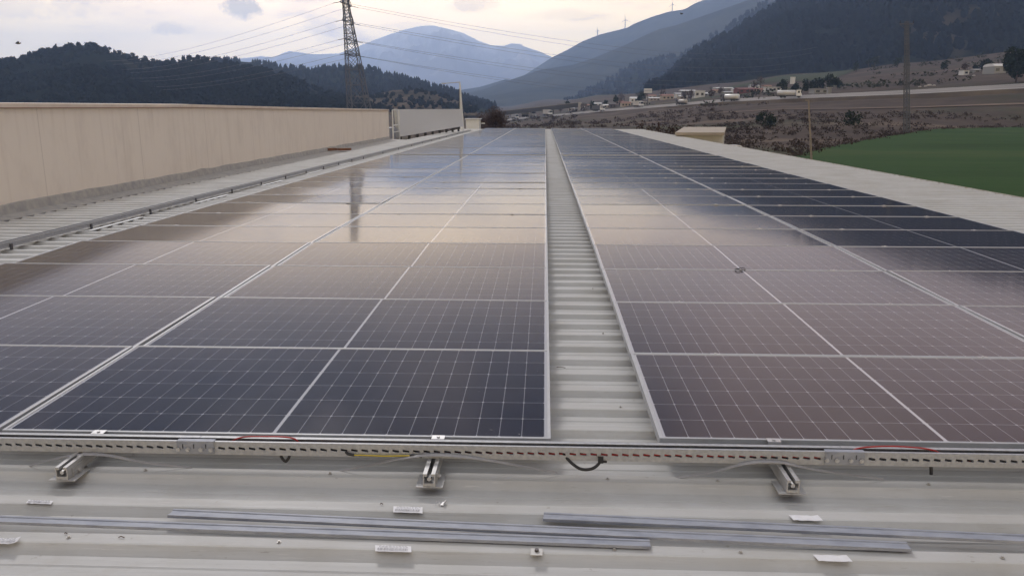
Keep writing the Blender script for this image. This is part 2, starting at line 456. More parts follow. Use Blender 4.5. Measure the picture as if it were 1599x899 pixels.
drape('meadow', list(range(1120, 1345, 12)), lambda p: interp(p, [1120, 1232, 1300, 1344], [660, 590, 560, 700]) + 30 * noise.noise((p * .03, 1, 1)), lambda p: interp(p, [1120, 1232, 1300, 1344], [670, 760, 790, 705]) + 30 * noise.noise((p * .03, 5, 1)), M_mead, .5, 14)
M_dirt = mat('pale_dirt_track', (.20, .15, .115), .95, color2=(.13, .10, .08), vscale=.05, spec=.1)
drape('dirt_track', list(range(1060, 2600, 14)), lambda p: interp(p, [1060, 1232, 1420, 1599, 2600], [318, 300, 294, 291, 288]), lambda p: interp(p, [1060, 1232, 1420, 1599, 2600], [321, 303, 297, 294, 291]), M_dirt, .25, 2)

# highway on its low embankment
RP = [(700, 800, 190.5), (790, 684, 188.8), (829, 628, 185), (857, 596, 182.8), (936, 516, 175.3), (1052, 434, 166.2), (1120, 396, 160.4), (1232, 364, 155.2), (1420, 343, 147.8), (1599, 323, 138.8), (1750, 316, 133.5), (2400, 300, 112)]
def road_pt(px, off=0.0, dz=0.0):
    D = interp(px, [r[0] for r in RP], [r[1] for r in RP]); y = interp(px, [r[0] for r in RP], [r[2] for r in RP])
    rise = interp(px, [700, 857, 936, 1120, 1420, 1599, 2400], [1.0, 1.1, 1.15, 1.3, 1.9, 2.2, 2.2])
    p = at(px, y, D); q = at(px, 165, D + 14)
    v = Vector((q.x - p.x, q.y - p.y, rise)); return p + v * (off / 14) + Vector((0, 0, dz))
def road_strip(o0, o1, dz, mb, pxs):
    n = len(pxs); o = len(mb.v)
    for px in pxs: mb.v.append(tuple(road_pt(px, o0, dz))); mb.v.append(tuple(road_pt(px, o1, dz)))
    for i in range(n - 1): mb.f.append((o + 2 * i, o + 2 * i + 2, o + 2 * i + 3, o + 2 * i + 1)); mb.mi.append(mb.cur)
pxs = list(range(700, 2401, 10))
mb = MB(); road_strip(0, 14, .15, mb, pxs)
n = len(pxs); o0 = len(mb.v)
for px in pxs: mb.v.append(tuple(road_pt(px, 0, .15))); mb.v.append(tuple(road_pt(px, -5, -2.6)))
for i in range(n - 1): mb.f.append((o0 + 2 * i, o0 + 2 * i + 1, o0 + 2 * i + 3, o0 + 2 * i + 2)); mb.mi.append(1)
M_road = mat('worn_pale_asphalt', (.28, .26, .245), .9, color2=(.21, .195, .185), vscale=.05, spec=.2)
M_bank = mat('embankment_scrub', (.06, .046, .036), .95, color2=(.11, .085, .06), vscale=.08, spec=.1)
mb.build('highway', [M_road, M_bank])['kind'] = 'structure'
mb = MB(); road_strip(6.6, 7.3, .30, mb, pxs)
mb.build('road_median', mat('median_kerb', (.30, .28, .25), .9))['kind'] = 'structure'
for k, off in enumerate((1.0, 13.0)):
    mb = MB(); road_strip(off, off + .25, .19, mb, pxs)
    mb.build('road_edge_line', mat('road_paint', (.6, .6, .58), .8))['kind'] = 'structure'

# ------------------------------------------------------------------ hills
def hill_mat(name, c1, c2, sc_, c3=None):
    m = bpy.data.materials.new(name); m.use_nodes = True
    t = m.node_tree; b = NB(t); p = t.nodes['Principled BSDF']
    o = b.n('ShaderNodeTexCoord').outputs['Object']
    a = b.noise(o, sc_, 8, .65); c = b.noise(o, sc_ * .17, 5, .55)
    base = b.ramp(a, [(.35, c1), (.65, c2)])
    if c3: base = b.mix(b.ramp(c, [(.55, (0, 0, 0)), (.64, (1, 1, 1))]), base, c3)
    b.put(p.inputs['Base Color'], base); p.inputs['Roughness'].default_value = 1; p.inputs['Specular IOR Level'].default_value = 0
    return m
HILLS = {}
def hill(name, ridge, D, front, back, m, zb=-6, amp=.06, fs=4.0, power=1.0, step=6, nv=26, dD=None):
    """a range seen from the roof: ridge gives its skyline, front/back how far its slopes run out"""
    x0, x1 = ridge[0][0], ridge[-1][0]; cols = list(np.arange(x0, x1 + step, step))
    px_, py_ = [r[0] for r in ridge], [r[1] for r in ridge]
    vs = [i / nv for i in range(nv + 1)] + [1 + (i + 1) / 8 for i in range(8)]
    mb = MB(); nc = len(cols); G = []
    for v in vs:
        row = []
        for px in cols:
            Dr = D + (dD(px) if dD else 0)
            zr = zc(px, interp(px, px_, py_), Dr)
            if v <= 1: d = Dr - front * (1 - v); h = v ** power
            else: d = Dr + back * (v - 1); h = 1 - smooth((v - 1)) 
            p = at(px, 165, d)
            H_ = zr - zb
            nz = noise.fractal((p.x / front * fs, p.y / front * fs, zb), 1.0, 2.0, 6)
            gul = abs(noise.noise((p.x / front * fs * 1.7, p.y / front * fs * .8, 7.3)))
            wgt = min(1, 4 * (1 - min(v, 1))) if v < 1 else 0
            z = zb + H_ * h + H_ * amp * (nz * 2.2 - gul * 1.6) * wgt * (.35 + h)
            row.append((p.x, p.y, z))
        G.append(row)
    mb.v = [q for r in G for q in r]
    for j in range(len(vs) - 1):
        for i in range(nc - 1):
            a = j * nc + i; mb.f.append((a, a + 1, a + nc + 1, a + nc)); mb.mi.append(0)
    o = mb.build(name, m, smooth_=True); o['kind'] = 'structure'
    HILLS[name] = (G, nv, cols, o); print('HILL', name, max(q[2] for q in mb.v), max(q[1] for q in mb.v), max(abs(q[0]) for q in mb.v))
    return G
def grid_pt(G, ci, vi):
    i = int(ci); j = int(vi); i = min(i, len(G[0]) - 2); j = min(j, len(G) - 2); a, c = ci - i, vi - j
    P = [Vector(G[j][i]), Vector(G[j][i + 1]), Vector(G[j + 1][i]), Vector(G[j + 1][i + 1])]
    return P[0].lerp(P[1], a).lerp(P[2].lerp(P[3], a), c)

M_h1 = hill_mat('pine_hill_floor', (.006, .009, .007), (.014, .017, .011), .05, (.04, .036, .025))
M_h2 = hill_mat('forest_floor', (.008, .012, .007), (.022, .026, .015), .03)
M_h3 = hill_mat('scrub_mountain', (.03, .034, .025), (.07, .072, .055), .006)
M_h4 = hill_mat('bare_mountain', (.05, .05, .05), (.12, .115, .11), .003)
def snow_mat():
    m = hill_mat('snowy_mountain', (.32, .32, .33), (.48, .48, .48), .0012)
    t = m.node_tree; b = NB(t); p = t.nodes['Principled BSDF']
    g = b.n('ShaderNodeNewGeometry'); s = b.n('ShaderNodeSeparateXYZ'); b.put(s.inputs[0], g.outputs['Position'])
    nz = b.noise(b.mapping(g.outputs['Position'], (1, .4, .5)), .004, 6, .7)
    f = b.m('ADD', b.m('DIVIDE', b.m('SUBTRACT', s.outputs[2], 430), 380), b.m('MULTIPLY', b.m('SUBTRACT', nz, .5), 3.2), clamp=True)
    old = p.inputs['Base Color'].links[0].from_socket
    b.put(p.inputs['Base Color'], b.mix(f, old, (.85, .86, .88)))
    return m
hill('snow_mountain', [(180, 105), (300, 98), (400, 90), (412, 88), (432, 90), (455, 80), (472, 82), (490, 85), (532, 84), (560, 74), (585, 64), (612, 54), (637, 46), (660, 41), (678, 40), (700, 45), (725, 52), (750, 65), (768, 71), (785, 72), (800, 68), (812, 69), (821, 74), (840, 80), (860, 89), (900, 108), (960, 130)], 9000, 3000, 2000, snow_mat(), zb=-10, amp=.12, fs=8, step=4, nv=44)
hill('windy_ridge', [(740, 150), (790, 130), (820, 117), (861, 90), (887, 77), (907, 65), (935, 54), (975, 44), (987, 37), (1012, 27), (1037, 19), (1062, 15), (1077, 6), (1092, 0), (1150, -22), (1230, -34), (1400, -40), (1700, -30)], 4800, 1700, 1100, M_h3, zb=0, amp=.06, fs=6, step=5)
hill('far_slope', [(660, 165), (720, 148), (760, 138), (800, 124), (845, 109), (895, 101), (925, 91), (975, 70), (1000, 57), (1025, 46), (1050, 40), (1100, 22), (1160, 0), (1300, -40), (1600, -50)], 3150, 1100, 700, M_h3, zb=0, amp=.07, fs=5, step=5)
hill('valley_spur', [(640, 160), (680, 150), (712, 142), (750, 136), (790, 124), (815, 128), (850, 145), (880, 160)], 3800, 700, 700, M_h3, zb=0, amp=.06)
hill('mid_slope', [(880, 163), (925, 140), (962, 120), (985, 106), (1017, 97), (1050, 90), (1075, 80), (1120, 50), (1180, 10), (1300, -40), (1500, -80)], 2300, 800, 700, M_h2, zb=0, amp=.08, step=5)
RH = hill('forest_hill', [(1010, 150), (1040, 127), (1072, 91), (1100, 75), (1132, 58), (1150, 48), (1165, 36), (1175, 28), (1197, 17), (1220, 1), (1260, -28), (1330, -70), (1450, -120), (1599, -165), (1800, -200), (2300, -220), (3000, -200)], 1350, 520, 600, hill_mat('forest_clearings', (.007, .011, .007), (.018, .021, .013), .03, (.075, .062, .042)), zb=14, amp=.07, fs=4, step=8, nv=40)
LB = hill('ridge_behind', [(120, 130), (250, 105), (362, 95), (400, 98), (425, 103), (462, 108), (500, 110), (530, 107), (575, 109), (612, 118), (650, 128), (675, 136), (700, 141), (720, 151), (750, 161), (770, 166)], 1300, 420, 400, M_h2, zb=-6, amp=.06, step=6)
SP = hill('brown_spur', [(480, 165), (530, 152), (587, 147), (615, 141), (640, 140), (665, 142), (700, 152), (725, 162), (745, 167)], 820, 200, 150, hill_mat('brown_scrub_slope', (.05, .042, .03), (.14, .11, .08), .03, (.03, .032, .02)), zb=-6, amp=.08, step=5)
LA = hill('pine_hill', [(-400, 120), (-200, 112), (0, 98), (25, 97), (45, 92), (62, 87), (75, 82), (100, 79), (117, 75), (150, 73), (172, 80), (190, 85), (207, 92), (225, 97), (240, 99), (265, 101), (287, 97), (312, 94), (337, 96), (362, 99), (400, 109), (437, 117), (475, 132), (500, 144), (550, 158), (600, 168)], 780, 260, 250, M_h1, zb=-6, amp=.08, step=8)

# woods: one mass per hill
M_pine = mat('dark_pine_needles', (.006, .010, .009), 1, color2=(.014, .018, .014), vscale=.06, spec=0)
M_pine2 = mat('far_pine_needles', (.005, .008, .008), 1, color2=(.010, .013, .011), vscale=.03, spec=0)
M_trunk = mat('pine_bark', (.05, .035, .025), .9)
def clump_tree(mb, p, h, r, n=16, conic=False):
    if conic:
        k = 6; a0 = random.random() * 6
        for t in range(2):
            zb_, zt = p.z + h * (.05 + .35 * t), p.z + h * (.62 + .4 * t); rr = r * (1 - .35 * t)
            vs = [(p.x + rr * cos(a0 + 2 * pi * i / k) * random.uniform(.7, 1.2), p.y + rr * sin(a0 + 2 * pi * i / k) * random.uniform(.7, 1.2), zb_) for i in range(k)] + [(p.x, p.y, zt)]
            mb.add(vs, [(i, (i + 1) % k, k) for i in range(k)])
    else:
        mb.ball((p.x, p.y, p.z + h * .5), r * .75, r * .75, h * .42, 6, 4, .25)
        mb.leaves((p.x, p.y, p.z + h * .55), (r, r, h * .48), n, r * .32)
def wood(name, G, nv, count, h, r, v0, v1, m, conic=.3, n=14, bare=None, ridge_extra=0, cmin=0, cmax=None):
    mb = MB(); nc = len(G[0]); cmax = cmax or nc - 1
    for k in range(count + ridge_extra):
        for _ in range(12):
            ci = random.uniform(cmin, cmax - .01); vi = random.uniform(v0, v1) * nv if k < count else random.uniform(.985, 1.01) * nv
            p = grid_pt(G, ci, vi)
            if bare is None or k >= count or not bare(p): break
        s = random.uniform(.65, 1.25)
        clump_tree(mb, p - Vector((0, 0, .4)), h * s, r * s, n, random.random() < conic)
    o = mb.build(name, m); tag(o, kind='stuff'); return o
def glade(p): return noise.noise((p.x * .012, p.y * .012, 3)) > .32
tag(wood('pine_wood', LA, 26, 4200, 5.2, 2.7, .03, 1.0, M_pine, .05, 12, glade, 190), 'dark pine wood covering the near left hill above the parapet', 'wood')
tag(wood('ridge_wood', LB, 26, 2300, 8.5, 3.4, .3, 1.0, M_pine2, .8, 8, None, 210), 'dark conifer wood on the ridge behind the left lattice pylon', 'wood')
tag(wood('scrub_wood', SP, 26, 260, 4, 2.4, .1, 1.0, M_pine, .1, 10, None, 10), 'scattered scrub on the brown spur below the ridge', 'scrub')
def glade2(p): return noise.noise((p.x * .008, p.y * .008, p.z * .01)) > .12
tag(wood('hillside_wood', RH, 40, 5200, 13, 5.2, .12, 1.0, M_pine2, .35, 8, lambda p: p.x > 480 and glade2(p), 320, 0, 150), 'dense dark forest covering the steep hill on the right', 'wood')
tag(wood('slope_wood', HILLS['mid_slope'][0], 26, 900, 15, 6, .1, 1.0, M_pine2, .4, 6, None, 120, 0, 90), 'hazy forest on the middle slope beyond the settlement', 'wood')

# ================================================================== THE ROOF
GAPS = (18, 36); NROW = 52
def kz(y): return -.0075 * max(0, y - 4.6)                 # the long roof falls away very slightly
ZR = -.100                                                # crest of the ribs under the first row
YEND = 62.6
RX0, RX1 = -6.85, 7.62
wh = empty('warehouse', (0, 30, -5), 'low industrial warehouse whose long ribbed off-white metal roof carries the solar panels', 'warehouse')
mb = MB()
pit = .254; prof_ = []
y = -.45 - pit * 14
ystart = y
while y < YEND:
    # crest front edge at y
    prof_ += [(y - .040, -.026), (y - .004, -.0015), (y + .004, .0), (y + .052, .0), (y + .060, -.0015), (y + .100, -.026), (y + .150, -.0255), (y + .158, -.0225), (y + .166, -.0255)]
    y += pit
XS = [RX0, -4, -1.5, 0, 1.5, 4, RX1]
nx = len(XS)
for (yy, zz) in prof_:
    for x in XS:
        jz = .004 * noise.noise((x * .6, yy * .9, 1)) if abs(x) < 6 else .010 * noise.noise((x, yy * 1.6, 2))
        mb.v.append((x, yy, ZR + zz + kz(yy) + jz))
for j in range(len(prof_) - 1):
    for i in range(nx - 1):
        a = j * nx + i; mb.f.append((a, a + 1, a + nx + 1, a + nx)); mb.mi.append(0)
ro = mb.build('roof', M_roof); ro.parent = wh; ro.location = (0, -30, 5)
md = ro.modifiers.new('thick', 'SOLIDIFY'); md.thickness = .0025
mb = MB()
mb.box(RX0 - .35, RX1 - .15, YEND - .25, YEND, -5, ZR - .6, None)
mb.box(RX1 - .35, RX1 - .15, ystart, YEND - .25, -5, ZR - .62, None)
mb.box(RX0 - .35, RX0 - .2, ystart, YEND - .25, -5, ZR - .62, None)
o = mb.build('wall', M_white, wh); o.location = (0, -30, 5)
# eave trim with flaking paint
mb = MB()
for k in range(22):
    ya, yb = lerp(ystart, YEND, k / 22), lerp(ystart, YEND, (k + 1) / 22) - .012
    j = random.uniform(-.006, .006)
    mb.hexa([(RX1 + .003, ya, ZR - .10 + kz(ya)), (RX1 + .10 + j, ya, ZR - .12 + kz(ya)), (RX1 + .10 + j, yb, ZR - .12 + kz(yb)), (RX1 + .003, yb, ZR - .10 + kz(yb)),
             (RX1 + .003, ya, ZR + .012 + kz(ya)), (RX1 + .10 + j, ya, ZR - .012 + kz(ya)), (RX1 + .10 + j, yb, ZR - .012 + kz(yb)), (RX1 + .003, yb, ZR + .012 + kz(yb))])
o = mb.build('eave_trim', mat('flaking_trim_paint', (.55, .54, .50), .7, color2=(.34, .30, .25), vscale=7, stretch=(3, .7, 1)), wh); o.location = (0, -30, 5)
o['label'] = 'pale eave trim with flaking paint'
mb = MB()
for a_, d_ in ((ystart, 4.6), (4.6, YEND)):
    x0_, x1_ = RX0 - .17, RX0 - .002
    mb.hexa([(x0_, a_, ZR - .25 + kz(a_)), (x1_, a_, ZR - .25 + kz(a_)), (x1_, d_, ZR - .25 + kz(d_)), (x0_, d_, ZR - .25 + kz(d_)), (x0_, a_, ZR - .050 + kz(a_)), (x1_, a_, ZR - .050 + kz(a_)), (x1_, d_, ZR - .050 + kz(d_)), (x0_, d_, ZR - .050 + kz(d_))])
o = mb.build('gutter_shade', M_dark, wh); o.location = (0, -30, 5)  # solid gutter strip, the shade of the open gap put into its near-black colour

M_screw = mat('galvanised_screw', (.42, .41, .39), .5, .4)
rs = random.Random(4); sm = None
for k_, (jy) in enumerate([-2, -1, 1, 4, 9, 14]):
    yk = -.45 + pit * jy + .026
    for xk in ((-2.6, -1.62, -.88, .20, .62, 1.45, 2.3) if yk < -.1 else (.33,)):
        if sm is None:
            mb = MB(); mb.tube([(0, 0, 0), (0, 0, .0015)], .0075, 10); mb.tube([(0, 0, .0015), (0, 0, .006)], .0042, 6); sm = mb.build('screw', M_screw, wh); so = sm
        else: so = sm.copy(); col.objects.link(so)
        so.location = (xk + rs.uniform(-.03, .03), yk - 30, ZR + 5.0012 + kz(yk) + .004 * noise.noise((xk * .6, yk * .9, 1)))
# panels ------------------------------------------------------------
COLX = [(-2 * PW - .020, 'left outer'), (-PW, 'left inner'), (.4377, 'right inner'), (.4377 + PW + .020, 'right outer')]
mb = MB()
L = .0115
mb.box(0, PW, 0, L, -.035, 0); mb.box(0, PW, PD - L, PD, -.035, 0)
mb.box(0, L + .002, L, PD - L, -.035, 0); mb.box(PW - L - .002, PW, L, PD - L, -.035, 0)
# inner bottom flanges
mb.box(L + .002, PW - L - .002, L, .030, -.035, -.033); mb.box(L + .002, PW - L - .002, PD - .03, PD - L, -.035, -.033)
frame0 = mb.build('frame', M_alu)
bm = bmesh.new(); bm.from_mesh(frame0.data)
mb = MB(); mb.box(L + .002, PW - L - .002, L, PD - L, -.007, -.0025)
glass0 = mb.build('glass', M_glass)
RAILS = {0: (-PW - .02 - .455, -PW - .02 - 1.86), 1: (-.455, -1.86), 2: (.4377 + .45, .4377 + 1.86), 3: (.4377 + PW + .02 + .45, .4377 + PW + .02 + 1.86)}
mb = MB(); mb.box(-.026, .026, -.004, .024, .0005, .0035); mb.tube([(0, .010, .0035), (0, .010, .009)], .0065, 6)
clamp_mid = mb.build('clamp', M_steel)
mb = MB(); mb.box(-.026, .026, -.024, .008, .0005, .0035); mb.box(-.026, .026, -.028, -.0245, -.034, .0035); mb.tube([(0, -.012, .0035), (0, -.012, .008)], .0065, 8)
mb.box(-.026, .026, -.052, -.028, -.035, -.031)
clamp_end = mb.build('clamp', M_steel)
ONES = 'zeroth first second third fourth fifth sixth seventh eighth ninth tenth eleventh twelfth thirteenth fourteenth fifteenth sixteenth seventeenth eighteenth nineteenth'.split()
def ordinal(n):
    if n < 20: return ONES[n]
    t = ['twent', 'thirt', 'fort', 'fift'][n // 10 - 2]
    return t + 'ieth' if n % 10 == 0 else t + 'y-' + ONES[n % 10]
def rowY(n): return n * PITCHY + (.55 if n >= GAPS[0] else 0) + (.55 if n >= GAPS[1] else 0)
rnd = random.Random(11)
first = True
for n in range(NROW):
    y0 = rowY(n); base_tilt = atan2(kz(y0 + PD) - kz(y0), PD)
    # the first four rows sit a touch steeper than the long run behind them
    t4 = R(1.05) if n < 4 else 0
    zrow = 0
    if n < 4: zrow = -.022 + sum([0])  # front edge of each steeper row
    for c, (x0, cname) in enumerate(COLX):
        e = bpy.data.objects.new('solar_panel', None); col.objects.link(e)
        tx = base_tilt + t4 * (1 if c < 2 else .2) + R(rnd.gauss(0, .12)); ty = R(rnd.gauss(0, .07))
        z0 = kz(y0) - (sin(tx - base_tilt) * PD * .5)
        e.location = (x0, y0, z0); e.rotation_euler = (tx, ty, 0)
        if n == 0:
            lab = {0: 'dusky solar panel cut by the left picture edge in the front row', 1: 'nearest dark blue solar panel left of the bare roof strip, front row',
                   2: 'nearest brownish solar panel right of the bare roof strip, front row', 3: 'front row solar panel of the right outer column, beyond the picture edge'}[c]
        else: lab = 'solar panel in the %s column, %s row from the front' % (cname, ordinal(n + 1))
        tag(e, lab, 'solar panel', 'solar panels laid in rows on the roof')
        fr = frame0 if first else frame0.copy(); gl = glass0 if first else glass0.copy()
        if not first: col.objects.link(fr); col.objects.link(gl)
        first = False
        fr.parent = e; gl.parent = e
        if n < 16:
            for rx in RAILS[c]:
                q = (clamp_end if n == 0 else clamp_mid).copy(); col.objects.link(q); q.parent = e
                jx = rnd.uniform(-.02, .02) if n else 0
                q.location = (rx - x0 + jx, 0 if n == 0 else -.010 - .010, 0)
                if n and n % 3 == 0: q.location.x += .03
bpy.data.objects.remove(clamp_mid); bpy.data.objects.remove(clamp_end)

# rails under the panels -------------------------------------------
RW, RH_ = .023, .050
rprof = [(-RW, 0), (RW, 0), (RW, RH_), (.008, RH_), (.008, RH_ - .010), (RW - .004, RH_ - .010), (RW - .004, .012), (-RW + .004, .012), (-RW + .004, RH_ - .010), (-.008, RH_ - .010), (-.008, RH_), (-RW, RH_)]
rl = {(0, 0): 'left outer column nearer the walkway', (0, 1): 'left outer column nearer the parapet'}
names = {-1: ''}
RLAB = [('aluminium rail under the left outer column, further rail from the parapet', 'aluminium rail under the left outer column, nearest the parapet'),
        ('open-ended aluminium rail poking out under the tray near the middle', 'open-ended aluminium rail poking out at lower left under the tray'),
        ('open-ended aluminium rail poking out at lower right under the tray', 'aluminium rail under the right inner column, nearer the outer column'),
        ('aluminium rail under the right outer column, nearer the middle', 'aluminium rail under the right outer column, nearest the field')]
for c in range(4):
    for k, rx in enumerate(RAILS[c]):
        rt = empty('mounting_rail', (rx, -.285, 0), RLAB[c][k], 'rail', 'rails running under the panels')
        mb = MB()
        zt = -.037
        ysq = [-.285, 4.6, rowY(18) - .35, rowY(36) - .35, YEND - 1.2]
        for a, d in zip(ysq[:-1], ysq[1:]):
            mb.extrude([(p, q) for p, q in rprof], (0, a + .285, zt - RH_ + kz(a)), (0, d + .285 - .002, zt - RH_ + kz(d)), (1, 0, 0), (0, 0, 1))
        mb.build('channel', M_alud, rt)
        mb = MB()
        mb.box(-RW - .028, RW + .028, -.004, .10, zt - RH_ - .004, zt - RH_ - .0005)
        mb.box(RW + .0005, RW + .004, .03, .10, zt - RH_, zt - .015)
        mb.build('base_plate', M_alud, rt)
        MB().tube([(RW + .004, .065, zt - .038), (RW + .014, .065, zt - .038)], .007, 6).build('bolt', M_steel, rt)
        MB().tube([(0, .002, zt - .022), (0, .03, zt - .022)], .008, 8).build('bolt', M_steel, rt)

# perforated cable tray across the front ----------------------------
def slotted_wall(mb, x0, x1, zb, zt, th, pitch=.0405, sl=.0255, shh=.0095, tilt=.0022, zc_=None, y=0):
    """vertical perforated web in the XZ plane with slanted slots cut right through"""
    zm = zc_ or (zb + zt) / 2; n = int((x1 - x0) / pitch)
    p = (x1 - x0) / n
    for i in range(n):
        a, d = x0 + i * p, x0 + (i + 1) * p; m0, m1 = a + (p - sl) / 2, a + (p + sl) / 2
        outer = [(a, zb), (d, zb), (d, zt), (a, zt)]
        inner = [(m0, zm - shh / 2 + tilt), (m1, zm - shh / 2 - tilt), (m1, zm + shh / 2 - tilt), (m0, zm + shh / 2 + tilt)]
        for yy in (y, y + th):
            vs = [(q[0], yy, q[1]) for q in outer + inner]
            mb.add(vs, [(0, 1, 5, 4), (1, 2, 6, 5), (2, 3, 7, 6), (3, 0, 4, 7)])
        vs = [(q[0], yy, q[1]) for yy in (y, y + th) for q in inner]
        mb.add(vs, [(0, 1, 5, 4), (1, 2, 6, 5), (2, 3, 7, 6), (3, 0, 4, 7)])
TZ0, TZ1, TY0, TY1 = -.0365, .0165, -.147, -.088
TA, TB = -5.6, 5.8
def tray_piece(x0, x1, label):
    t = empty('cable_tray', (x0, TY0, TZ0), label, 'cable tray', 'perforated steel cable trays')
    mb = MB(); n_ = x1 - x0
    slotted_wall(mb, 0, n_, .0, TZ1 - TZ0, .0015)
    mb.box(0, n_, .0017, .013, TZ1 - TZ0 - .0015, TZ1 - TZ0); mb.box(0, n_, .0115, .013, TZ1 - TZ0 - .012, TZ1 - TZ0 - .0017)
    mb.build('front_web', M_tray, t)
    mb = MB(); slotted_wall(mb, 0, n_, .0, TZ1 - TZ0, .0015, y=TY1 - TY0); mb.box(0, n_, TY1 - TY0 - .020, TY1 - TY0 - .0002, TZ1 - TZ0 - .0015, TZ1 - TZ0)
    mb.build('back_web', M_tray, t)
    mb = MB(); mb.box(0, n_, .0017, TY1 - TY0 - .0002, .0, .0015)
    mb.build('bottom', M_tray, t)
    return t
J1 = atz(307, 697, -.01).x; J2 = atz(1322, 714, -.01).x
J1 = -1.395; J2 = 1.118
tray_piece(TA, J1 - .001, 'perforated galvanised cable tray at the left, crossing the rail ends')
tray_piece(J1 + .001, J2 - .001, 'perforated galvanised cable tray crossing the middle between two coupler plates')
tray_piece(J2 + .001, TB, 'perforated galvanised cable tray at the right with the red cable arching over')
for jx, lab in ((J1, 'slotted coupler plate with bolts joining the tray at the left'), (J2, 'slotted coupler plate with bolts joining the tray at the right')):
    t = empty('coupler_plate', (jx, TY0, TZ0), lab, 'coupler plate', 'coupler plates on the cable tray')
    mb = MB(); mb.box(-.074, .074, -.004, -.002, .004, .056)
    mb.box(-.074, .074, -.002, .020, .0540, .056)
    mb.build('plate', M_galv, t)
    for bx in (-.068, -.030, .022, .062):
        mb = MB(); mb.tube([(bx, -.005, .022), (bx, -.011, .022)], .0085, 8); mb.tube([(bx, -.011, .022), (bx, -.014, .022)], .005, 6)
        mb.build('bolt', M_steel, t)
    mb = MB()
    for bx in (-.050, -.006, .042): mb.box(bx - .0015, bx + .0015, -.0060, -.0052, .026, .044)
    mb.build('slot_mark', M_dark, t)

# cables lying in and on the tray, and a dark filler behind its slots
def catm(pts, k=8):
    P = [Vector(p) for p in pts]; out = []
    for i in range(len(P) - 1):
        a, b_, c, d = P[max(i - 1, 0)], P[i], P[i + 1], P[min(i + 2, len(P) - 1)]
        for j in range(k):
            t = j / k
            out.append(.5 * ((2 * b_) + (c - a) * t + (2 * a - 5 * b_ + 4 * c - d) * t * t + (3 * b_ - a - 3 * c + d) * t ** 3))
    return out + [P[-1]]
def cable(pts, r, m, label, name='cable', cat='cable', group=None, k=8):
    o = MB().tube(catm(pts, k), r, 8).build(name, m, smooth_=True, loc=pts[0]); return tag(o, label, cat, group)
ZT = TZ1
cable([(-1.33, -.12, -.02), (-1.29, -.118, -.012), (-1.23, -.112, ZT + .004), (-1.13, -.110, ZT + .010), (-1.02, -.112, ZT + .006), (-.93, -.118, -.012), (-.5, -.125, -.018), (.15, -.137, -.014), (.45, -.137, -.012)], .0032, M_red, 'red cable rising over the tray beside the left coupler plate')
cable([(.35, -.137, -.006), (.55, -.137, -.012), (.85, -.137, -.008), (1.1, -.13, -.012), (1.17, -.118, ZT + .002), (1.26, -.112, ZT + .011), (1.36, -.112, ZT + .011), (1.46, -.116, ZT + .001), (1.52, -.12, -.014), (1.6, -.125, -.02)], .0032, M_red, 'red cable arching over the tray beside the right coupler plate')
cable([(TA + .3, -.126, -.012), (-3, -.127, -.011), (-1.2, -.126, -.012), (0, -.127, -.012), (1.5, -.127, -.011), (TB - .3, -.126, -.012)], .0075, M_black, 'black filler strand added behind the slots of the front tray, standing in for shade', k=14)  # added strand that blackens the slots in place of shade inside the tray
cable([(TA + .3, -.10, -.022), (-2, -.104, -.02), (0, -.10, -.024), (2, -.105, -.02), (TB - .3, -.10, -.022)], .0035, M_black, 'black cable lying along the back inside the tray', k=14)
def atY(px, py, Y): return at(px, py, Y - CAM.y)
p = [atY(438, 706, -.13), atY(440, 714, -.14), atY(446, 720, -.145), atY(451, 714, -.14), atY(453, 706, -.13)]
cable(p, .0055, M_black, 'short tight black cable loop hanging under the tray left of middle')
p = [atY(878, 706, -.13), atY(892, 722, -.155), atY(908, 732, -.165), atY(925, 731, -.165), atY(936, 722, -.15), atY(938, 710, -.13)]
cable(p, .0060, M_black, 'wide black cable loop sagging under the tray below the bare roof strip')
mb = MB(); q = atY(938, 717, -.150); mb.box(q.x - .010, q.x + .010, q.y - .009, q.y + .009, q.z - .012, q.z + .012); mb.box(q.x + .010, q.x + .024, q.y - .003, q.y + .003, q.z - .012, q.z - .005)
tag(mb.build('connector', M_black, loc=tuple(q)), 'black plug connector on the end of the wide cable loop', 'connector')
p = [atY(1453, 722, -.13), atY(1454, 731, -.14), atY(1454, 740, -.14)]
cable(p, .0065, M_black, 'stubby black cable end hanging under the tray at the right')
# yellow and black sleeve held on the tray face
t = empty('marker_cable', tuple(atY(600, 711, -.157)), 'yellow and black striped cable held against the tray face by black tape', 'cable')
mb = MB(); mb.tube([Vector((-.125, 0, .000)), Vector((0, 0, -.002)), Vector((.120, 0, .002))], .0034, 8); mb.build('sheath', M_yel, t)
mb = MB(); mb.tube([Vector((-.125, -.0030, -.0008)), Vector((0, -.0030, -.0028)), Vector((.12, -.0030, .0012))], .0012, 6); mb.build('black_stripe', M_black, t)
mb = MB(); mb.tube(catm([(-.152, .006, .012), (-.142, .001, .004), (-.118, 0, .0)]), .0052, 8); mb.build('tape_end', M_black, t)
mb = MB(); mb.tube(catm([(.10, 0, .002), (.125, 0, .002), (.148, 0, -.002)]), .0052, 8); mb.build('tape_end', M_black, t)

